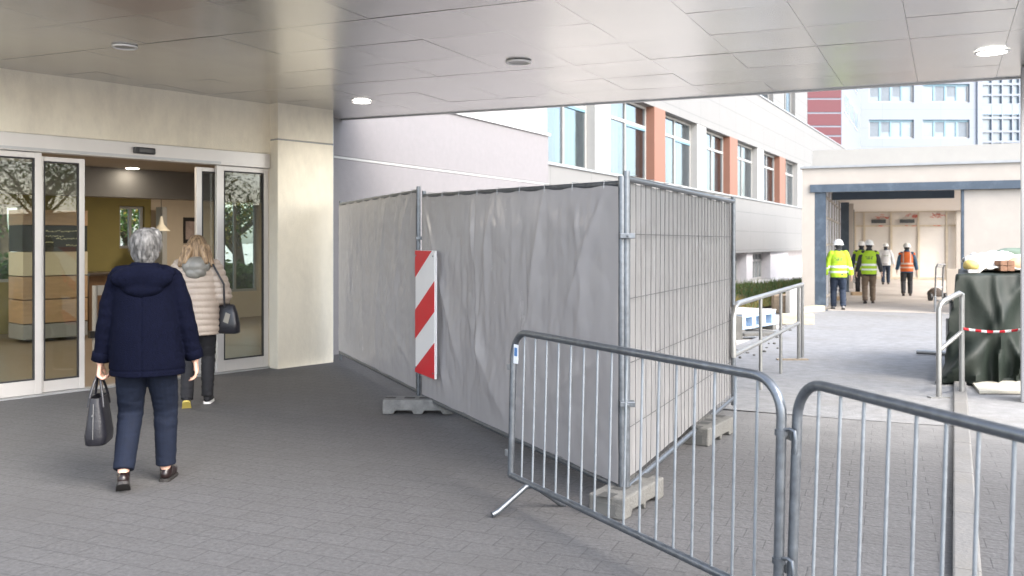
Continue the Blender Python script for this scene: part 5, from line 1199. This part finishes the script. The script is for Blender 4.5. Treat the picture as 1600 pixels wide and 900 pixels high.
def strands(mb, c, r, n, zl, seed, wd=0.003, yaw=0.0, spread=0.012):
    """ribbons of hair running from the crown down the skull"""
    rd_ = random.Random(seed)
    for _ in range(n):
        a = rd_.uniform(0, 2 * pi); th0 = rd_.uniform(0.1, 1.1); th1 = th0 + rd_.uniform(0.35, 0.9); th1 = min(th1, zl(a))
        if th1 <= th0: continue
        pts = []; da = rd_.uniform(-0.25, 0.25); lift = rd_.uniform(0.0, spread)
        for k in range(5):
            t = k / 4; th = th0 + (th1 - th0) * t; aa = a + da * t; f = 1 + lift * (0.4 + t) * 6
            pts.append(V(c) + V((r[0] * sin(th) * cos(aa) * f, r[1] * sin(th) * sin(aa) * f, r[2] * cos(th) * f)))
        tv = V((-sin(a), cos(a), 0)) * wd
        vs = []; 
        for k, p in enumerate(pts): q = 1 - (k / 4) ** 2 * 0.8; vs += [p - tv * q, p + tv * q]
        mb.add(vs, [(2 * k, 2 * k + 1, 2 * k + 3, 2 * k + 2) for k in range(4)])
M_ghair = hair_mat('grey_hair', (0.03, 0.029, 0.028), (0.17, 0.166, 0.162), (55, 55, 14))
hc = S['head']
m = MB(); m.ell(hc + V((0, -0.02, 0.032)), (0.096, 0.108, 0.104)); m.ell(hc + V((0, -0.045, -0.02)), (0.088, 0.072, 0.085)); m.ell(hc + V((0, -0.05, -0.065)), (0.066, 0.05, 0.05)); m.ell(hc + V((0.03, -0.01, 0.07)), (0.075, 0.085, 0.068))
me = remeshed(m, 0.006, 4); hb_ = finish('hair', me, M_ghair, S['root'], lambda c, n: 0.010 * noise.noise(V((c.x * 28, c.y * 28, c.z * 9))) + 0.005 * noise.noise(V((c.x * 70, c.y * 70, c.z * 18))))
m = MB(); strands(m, hc + V((0, -0.026, 0.012)), (0.100, 0.108, 0.124), 1500, lambda a: 2.3 if sin(a) < 0.2 else 1.25, 4, 0.0024); m.build('loose_strands', M_ghair, hb_, local=True)
for i in (0, 1):
    an, toe, pt = S['ank'][i]; shoe(S['root'], an, toe, pt, M_brownl, M_sole, 0.235, voxel=0.0055)
# handbag held in her left hand (a thing of its own)
WM = ROOT[S['root'].name]; hw = WM @ (S['wr'][0] + V((-0.005, 0.02, -0.085)))
bgx, bgy = hw.x - 0.01, hw.y; 
t = thing('handbag', 'black leather tote handbag hanging from the grey haired woman\'s left hand', 'handbag', (bgx, bgy, 0.30), rz=yw); BAGS = 0.86
m = MB(); zb_ = 0.0
rings = []
for z, rx, ry in ((0.0, 0.070, 0.150), (0.008, 0.079, 0.162), (0.06, 0.083, 0.168), (0.16, 0.070, 0.158), (0.25, 0.052, 0.148), (0.302, 0.046, 0.143)): rings.append((z, rx * BAGS, ry * BAGS, 0, 0))
n_ = 32; m.loft(rings, n=n_, pw=4.0); m.f.pop(); m.m.pop()
rim = len(m.v) - n_; m.v += [V((v.x * 0.8, v.y * 0.93, v.z)) for v in m.v[rim:rim + n_]] + [V((v.x * 0.7, v.y * 0.9, 0.12)) for v in m.v[rim:rim + n_]]
for lv in (0, 1):
    for j in range(n_): a = rim + lv * n_; m.f.append((a + j, a + (j + 1) % n_, a + n_ + (j + 1) % n_, a + n_ + j)); m.m.append(0)
m.f.append(tuple(rim + 2 * n_ + j for j in range(n_))); m.m.append(0)
for i, v in enumerate(m.v): m.v[i] = v + V((0.004 * noise.noise(v * 14), 0.004 * noise.noise(v * 11 + V((3, 3, 3))), 0))
m.build('bag_body', M_leather, t, local=True, smooth=60)
hz = hw.z - 0.30
for sx_ in (-1, 1):
    m = MB(); pts = []
    for k in range(15): a = pi * k / 14; pts.append((sx_ * (0.046 * (1 - sin(a)) + 0.008 * sin(a)), 0.085 * cos(a) * (1 - 0.55 * sin(a)), 0.24 + (hz - 0.24) * sin(a) ** 0.7))
    m.tube(pts, 0.0085, 8); m.build('handle', M_leather, t, local=True, smooth=60)
m = MB(); m.tube([(0, -0.1645, 0.05), (0, -0.160, 0.13), (0, -0.147, 0.27)], 0.0022, 6); m.build('zip', mat('pale_metal', (0.22, 0.22, 0.22), 0.35, metal=0.8), t, local=True)
m = MB(); m.cyl((0, -0.168, 0.20), (0, -0.15, 0.20), 0.007, 10); m.build('buckle', mat('pale_metal', (0.5, 0.5, 0.5)), t, local=True)

# ---- blonde woman in the quilted jacket
M_puff = mat('cream_quilted_nylon', (0.38, 0.315, 0.26), 0.5, var=0.06, scale=10, bump=0.3, bscale=45)
M_puffg = mat('silver_lining', (0.19, 0.185, 0.165), 0.4, var=0.12, scale=12, bump=0.3, bscale=40)
M_blk = mat('black_jersey', (0.012, 0.012, 0.015), 0.85, var=0.2)
pq = G(308, 634); yq = radians(14)
S = person('blonde woman in cream quilted jacket and black trousers entering the doors', (pq.x, pq.y, 0), yq, 1.66,
           [(-0.20, 0.16, 0.86), (0.20, 0.20, 0.98)], [(-0.085, -0.16, 0.05, 0.85, 0.05), (0.085, 0.10, 0.0, 0.0, -0.1)], 0.007)
body(S, (0.9, 0.9), 0.15)
trousers(S, M_blk, (0.098, 0.07, 0.06), seed=5, amp=0.008)
m = MB(); m.loft([(0.72, 0.215, 0.15, 0, 0), (0.76, 0.222, 0.155, 0, 0), (0.95, 0.215, 0.152, 0, -0.01), (1.10, 0.205, 0.148, 0, -0.01), (1.25, 0.212, 0.14, 0, -0.012), (1.34, 0.205, 0.125, 0, -0.018), (1.41, 0.155, 0.11, 0, -0.02), (1.46, 0.09, 0.085, 0, -0.01)], n=36); sleeves(m, S, 0.092, 0.086, 0.062, 0.97)
me = remeshed(m, 0.0085, 3)
finish('quilted_jacket', me, M_puff, S['root'], lambda c, n: 0.013 * abs(sin(c.z * pi / 0.062 + 0.5 * noise.noise(c * 5))) ** 0.6 - 0.006 + wrinkle(0.004, 9, 14, 4)(c, n))
m = MB(); m.ell((0, -0.115, 1.40), (0.135, 0.075, 0.085)); m.ell((0, -0.13, 1.34), (0.095, 0.06, 0.06)); m.cone((-0.11, -0.05, 1.43), (-0.06, 0.05, 1.45), 0.05, 0.04); m.cone((0.11, -0.05, 1.43), (0.06, 0.05, 1.45), 0.05, 0.04); m.loft([(1.40, 0.12, 0.11, 0, -0.03), (1.48, 0.09, 0.09, 0, -0.02), (1.50, 0.08, 0.08, 0, -0.02)])
me = remeshed(m, 0.008, 4); finish('hood', me, M_puffg, S['root'], lambda c, n: 0.010 * abs(sin(c.x * 34 + 3 * noise.noise(c * 6))) ** 0.7 + wrinkle(0.006, 10, 14, 6)(c, n))
M_bhair = hair_mat('blonde_hair', (0.12, 0.075, 0.04), (0.38, 0.26, 0.15), (60, 60, 7)); hc = S['head']
m = MB(); m.ell(hc + V((0, -0.015, 0.028)), (0.092, 0.108, 0.104)); m.loft([(hc.z - 0.20, 0.155, 0.05, hc.x, -0.045), (hc.z - 0.16, 0.148, 0.075, hc.x, -0.04), (hc.z - 0.08, 0.118, 0.09, hc.x, -0.025), (hc.z + 0.0, 0.10, 0.105, hc.x, -0.012), (hc.z + 0.06, 0.085, 0.09, hc.x, -0.01)])
for q in (-1, 1): m.cone((q * 0.085, -0.06, 1.57), (q * 0.145, -0.10, 1.415), 0.05, 0.03); m.cone((q * 0.06, -0.085, 1.58), (q * 0.10, -0.16, 1.44), 0.045, 0.025)
me = remeshed(m, 0.007, 4); hb_ = finish('hair', me, M_bhair, S['root'], lambda c, n: 0.008 * noise.noise(V((c.x * 40, c.y * 40, c.z * 4))))
m = MB(); strands(m, hc + V((0, -0.02, 0.0)), (0.098, 0.11, 0.135), 700, lambda a: 1.9 if sin(a) < 0.2 else 1.25, 6, 0.0024, spread=0.01); m.build('loose_strands', M_bhair, hb_, local=True)
M_ysole = mat('yellow_rubber_sole', (0.50, 0.40, 0.10), 0.6)
for i in (0, 1):
    an, toe, pt = S['ank'][i]; shoe(S['root'], an, toe, pt, M_blk, M_ysole if i == 0 else M_rw, 0.24, voxel=0.007)
WM = ROOT[S['root'].name]
bp_ = WM @ V((0.285, -0.02, 0.72))
t = thing('shoulder_bag', 'black shoulder bag hanging at the blonde woman\'s right side', 'handbag', tuple(bp_), rz=yq - 0.5)
m = MB(); m.loft([(0.0, 0.115, 0.05, 0, 0), (0.012, 0.135, 0.062, 0, 0), (0.10, 0.132, 0.062, 0, 0), (0.20, 0.11, 0.05, 0, 0), (0.275, 0.085, 0.032, 0, 0), (0.285, 0.07, 0.02, 0, 0)], n=30, pw=3.0); m.build('bag_body', M_leather, t, local=True, smooth=60)
m = MB(); m.prism([(0.0, -0.066, 0.12), (0.05, -0.064, 0.10), (0.07, -0.052, 0.19), (0.02, -0.052, 0.21)], (0, 0.004, 0)); m.build('front_patch', mat('cream_patch', (0.22, 0.20, 0.165), 0.6), t, local=True)
shp = WM @ V((0.12, -0.03, 1.47)); ml_ = WM @ V((0.265, -0.155, 1.22)); inv = ROOT[t.name].inverted()
sh2 = WM @ V((0.13, 0.06, 1.44)); ml2 = WM @ V((0.29, 0.13, 1.15))
m = MB(); m.tube([inv @ (WM @ V((0.27, -0.12, 0.985))), inv @ ml_, inv @ (WM @ V((0.17, -0.145, 1.40))), inv @ shp, inv @ sh2, inv @ ml2, inv @ (WM @ V((0.30, 0.05, 0.98)))], 0.010, 8); m.build('strap', M_leather, t, local=True, smooth=60)

# ---- workers in the passage
M_hiy = mat('hi_vis_yellow', (0.36, 0.56, 0.02), 0.7, var=0.08, scale=14); M_hio = mat('hi_vis_orange', (0.60, 0.12, 0.02), 0.7, var=0.08, scale=14)
M_ref = mat('reflective_band', (0.72, 0.74, 0.70), 0.35, var=0.04); M_refo = mat('dull_reflective_band', (0.60, 0.45, 0.38), 0.4, var=0.06); M_ink = mat('dark_print', (0.10, 0.16, 0.04), 0.7)
M_hel = mat('white_helmet', (0.80, 0.80, 0.78), 0.3); M_dn = mat('dark_navy_cloth', (0.018, 0.028, 0.05), 0.85, var=0.25); M_dk = mat('charcoal_cloth', (0.03, 0.03, 0.033), 0.85, var=0.25)
M_br = mat('brown_work_trousers', (0.15, 0.105, 0.07), 0.85, var=0.2); M_wj = mat('pale_grey_jacket', (0.52, 0.52, 0.52), 0.8, var=0.08); M_boot = mat('worn_boot', (0.07, 0.05, 0.04), 0.8, var=0.3); M_gshoe = mat('grey_trainer', (0.25, 0.24, 0.24), 0.7); M_tealb = mat('teal_jumper', (0.03, 0.08, 0.14), 0.85)
def pat(c, x0, x1, z0, z1):                           # printed lettering, unreadable at this distance in the photo
    return x0 < c.x < x1 and z0 < c.z < z1 and (int((c.x + 1) * 55) % 4 != 0)
def worker(label, px, py, H, yaw, vest, under, trous, shoes, legs, arms, longsleeve=False, prints=False, plain=False, zg=None):
    z = gA if zg is None else zg; p = G(px, py, z)
    S = person(label, (p.x, p.y, z), yaw, H / 1.05, arms, legs, 0.011, group='workers in white helmets')
    body(S, (0.6, 0.6)); trousers(S, trous, (0.105, 0.082, 0.07), seed=px, amp=0.010)
    tor = [(0.80, 0.20, 0.14, 0, 0), (0.90, 0.20, 0.145, 0, -0.005), (1.10, 0.195, 0.14, 0, -0.005), (1.25, 0.205, 0.135, 0, -0.01), (1.34, 0.200, 0.12, 0, -0.015), (1.41, 0.145, 0.10, 0, -0.015), (1.46, 0.08, 0.08, 0, -0.01)]
    if longsleeve or plain:
        m = MB(); m.loft(tor, n=30); sleeves(m, S, 0.085, 0.076, 0.062, 0.95); me = remeshed(m, 0.011, 3)
    else:
        m = MB(); m.loft([(0.76, 0.178, 0.125, 0, 0)] + [(a, b * 0.94, c * 0.94, d, e) for a, b, c, d, e in tor], n=24); sleeves(m, S, 0.075, 0.066, 0.052, 0.95); finish('jumper', remeshed(m, 0.011, 3), under, S['root'], wrinkle(0.006, 8, 14, px))
        m = MB(); m.loft(tor[:-1] + [(1.44, 0.10, 0.09, 0, -0.015)], n=30)
        for s_ in (-1, 1): m.cone((s_ * 0.12, -0.01, 1.36), (s_ * 0.185, -0.01, 1.36), 0.075, 0.072)
        me = remeshed(m, 0.011, 3)
    band = M_refo if vest is M_hio else M_ref
    def mf(c, n):
        if plain: return 2 if pat(c, -0.09, 0.09, 1.19, 1.215) and c.y < 0 else 0
        body_ = abs(c.x) < 0.235
        if body_ and (0.905 < c.z < 0.955 or 1.03 < c.z < 1.08): return 1
        if longsleeve and not body_ and (1.0 < c.z < 1.045): return 1
        if vest is M_hio and 0.09 < abs(c.x) < 0.125 and c.z > 1.08: return 1
        if prints and c.y < 0 and (pat(c, -0.10, 0.10, 1.255, 1.285) or pat(c, -0.07, 0.07, 1.205, 1.245)): return 2
        return 0
    finish('jacket' if longsleeve or plain else 'safety_vest', me, [vest, band, M_ink], S['root'], wrinkle(0.009, 6, 9, px), mf)
    hc = S['head']; m = MB(); n = 24; vs = []; fs = []
    prof = [(0.0, 0.158), (0.5, 0.150), (0.8, 0.125), (0.97, 0.085), (1.03, 0.045), (1.06, 0.030), (1.22, 0.022), (1.22, 0.014), (1.0, 0.02)]
    for r_, z_ in prof: vs += [hc + V((0.108 * max(r_, 0.001) * cos(2 * pi * j / n), -0.005 + 0.130 * max(r_, 0.001) * (1 + (0.12 if r_ > 1.1 and sin(2 * pi * j / n) > 0 else 0)) * sin(2 * pi * j / n), z_)) for j in range(n)]
    for i in range(len(prof) - 1): fs += [(i * n + j, i * n + (j + 1) % n, (i + 1) * n + (j + 1) % n, (i + 1) * n + j) for j in range(n)]
    m.add(vs, [f[::-1] for f in fs]); m.box(-0.012, 0.012, hc.y - 0.10, hc.y + 0.08, hc.z + 0.13, hc.z + 0.163); m.build('helmet', M_hel, S['root'], local=True, smooth=50)
    m = MB(); m.ell(hc + V((0, -0.028, -0.01)), (0.084, 0.082, 0.09)); finish('hair', remeshed(m, 0.011, 2), M_dk, S['root'])
    m = MB(); m.loft([(1.43, 0.095, 0.09, 0, -0.01), (1.47, 0.08, 0.08, 0, -0.01), (1.50, 0.07, 0.07, 0, -0.01)]); m.build('collar', under, S['root'], local=True, smooth=60)
    for i in (0, 1): an, toe, pt = S['ank'][i]; shoe(S['root'], an, toe, pt, shoes, M_sole, 0.28, voxel=0.010, boot=True)
L1_ = [(-0.10, 0.10, 0.0, 0.0, 0.1), (0.10, -0.12, 0.03, 0.35, -0.1)]; L2_ = [(-0.10, -0.14, 0.04, 0.5, 0.1), (0.10, 0.12, 0.0, 0.0, -0.1)]
AR = [(-0.30, 0.03, 0.84), (0.30, 0.02, 0.84)]; AR2 = [(-0.31, 0.08, 0.85), (0.31, -0.05, 0.85)]
worker('worker in yellow hi-vis jacket and navy trousers beside the blue column', 1310, 484, 1.84, radians(-16), M_hiy, M_dk, M_dn, M_gshoe, L1_, AR, longsleeve=True, prints=True)
worker('worker in yellow vest with black sleeves and brown trousers', 1358, 474.5, 1.83, radians(-18), M_hiy, M_dk, M_br, M_boot, L2_, AR2, prints=True)
worker('worker in yellow vest half hidden behind the brown trousered worker', 1346, 461, 1.80, radians(-18), M_hiy, M_dn, M_dk, M_boot, L1_, AR)
worker('worker in pale grey jacket and navy trousers, farthest from the entrance', 1384, 444.5, 1.72, radians(-20), M_wj, M_dn, M_dn, M_boot, L2_, AR, plain=True)
worker('worker in orange safety vest with dark sleeves, rightmost in the passage', 1417, 462.5, 1.74, radians(-22), M_hio, M_tealb, M_dk, M_boot, L2_, AR)
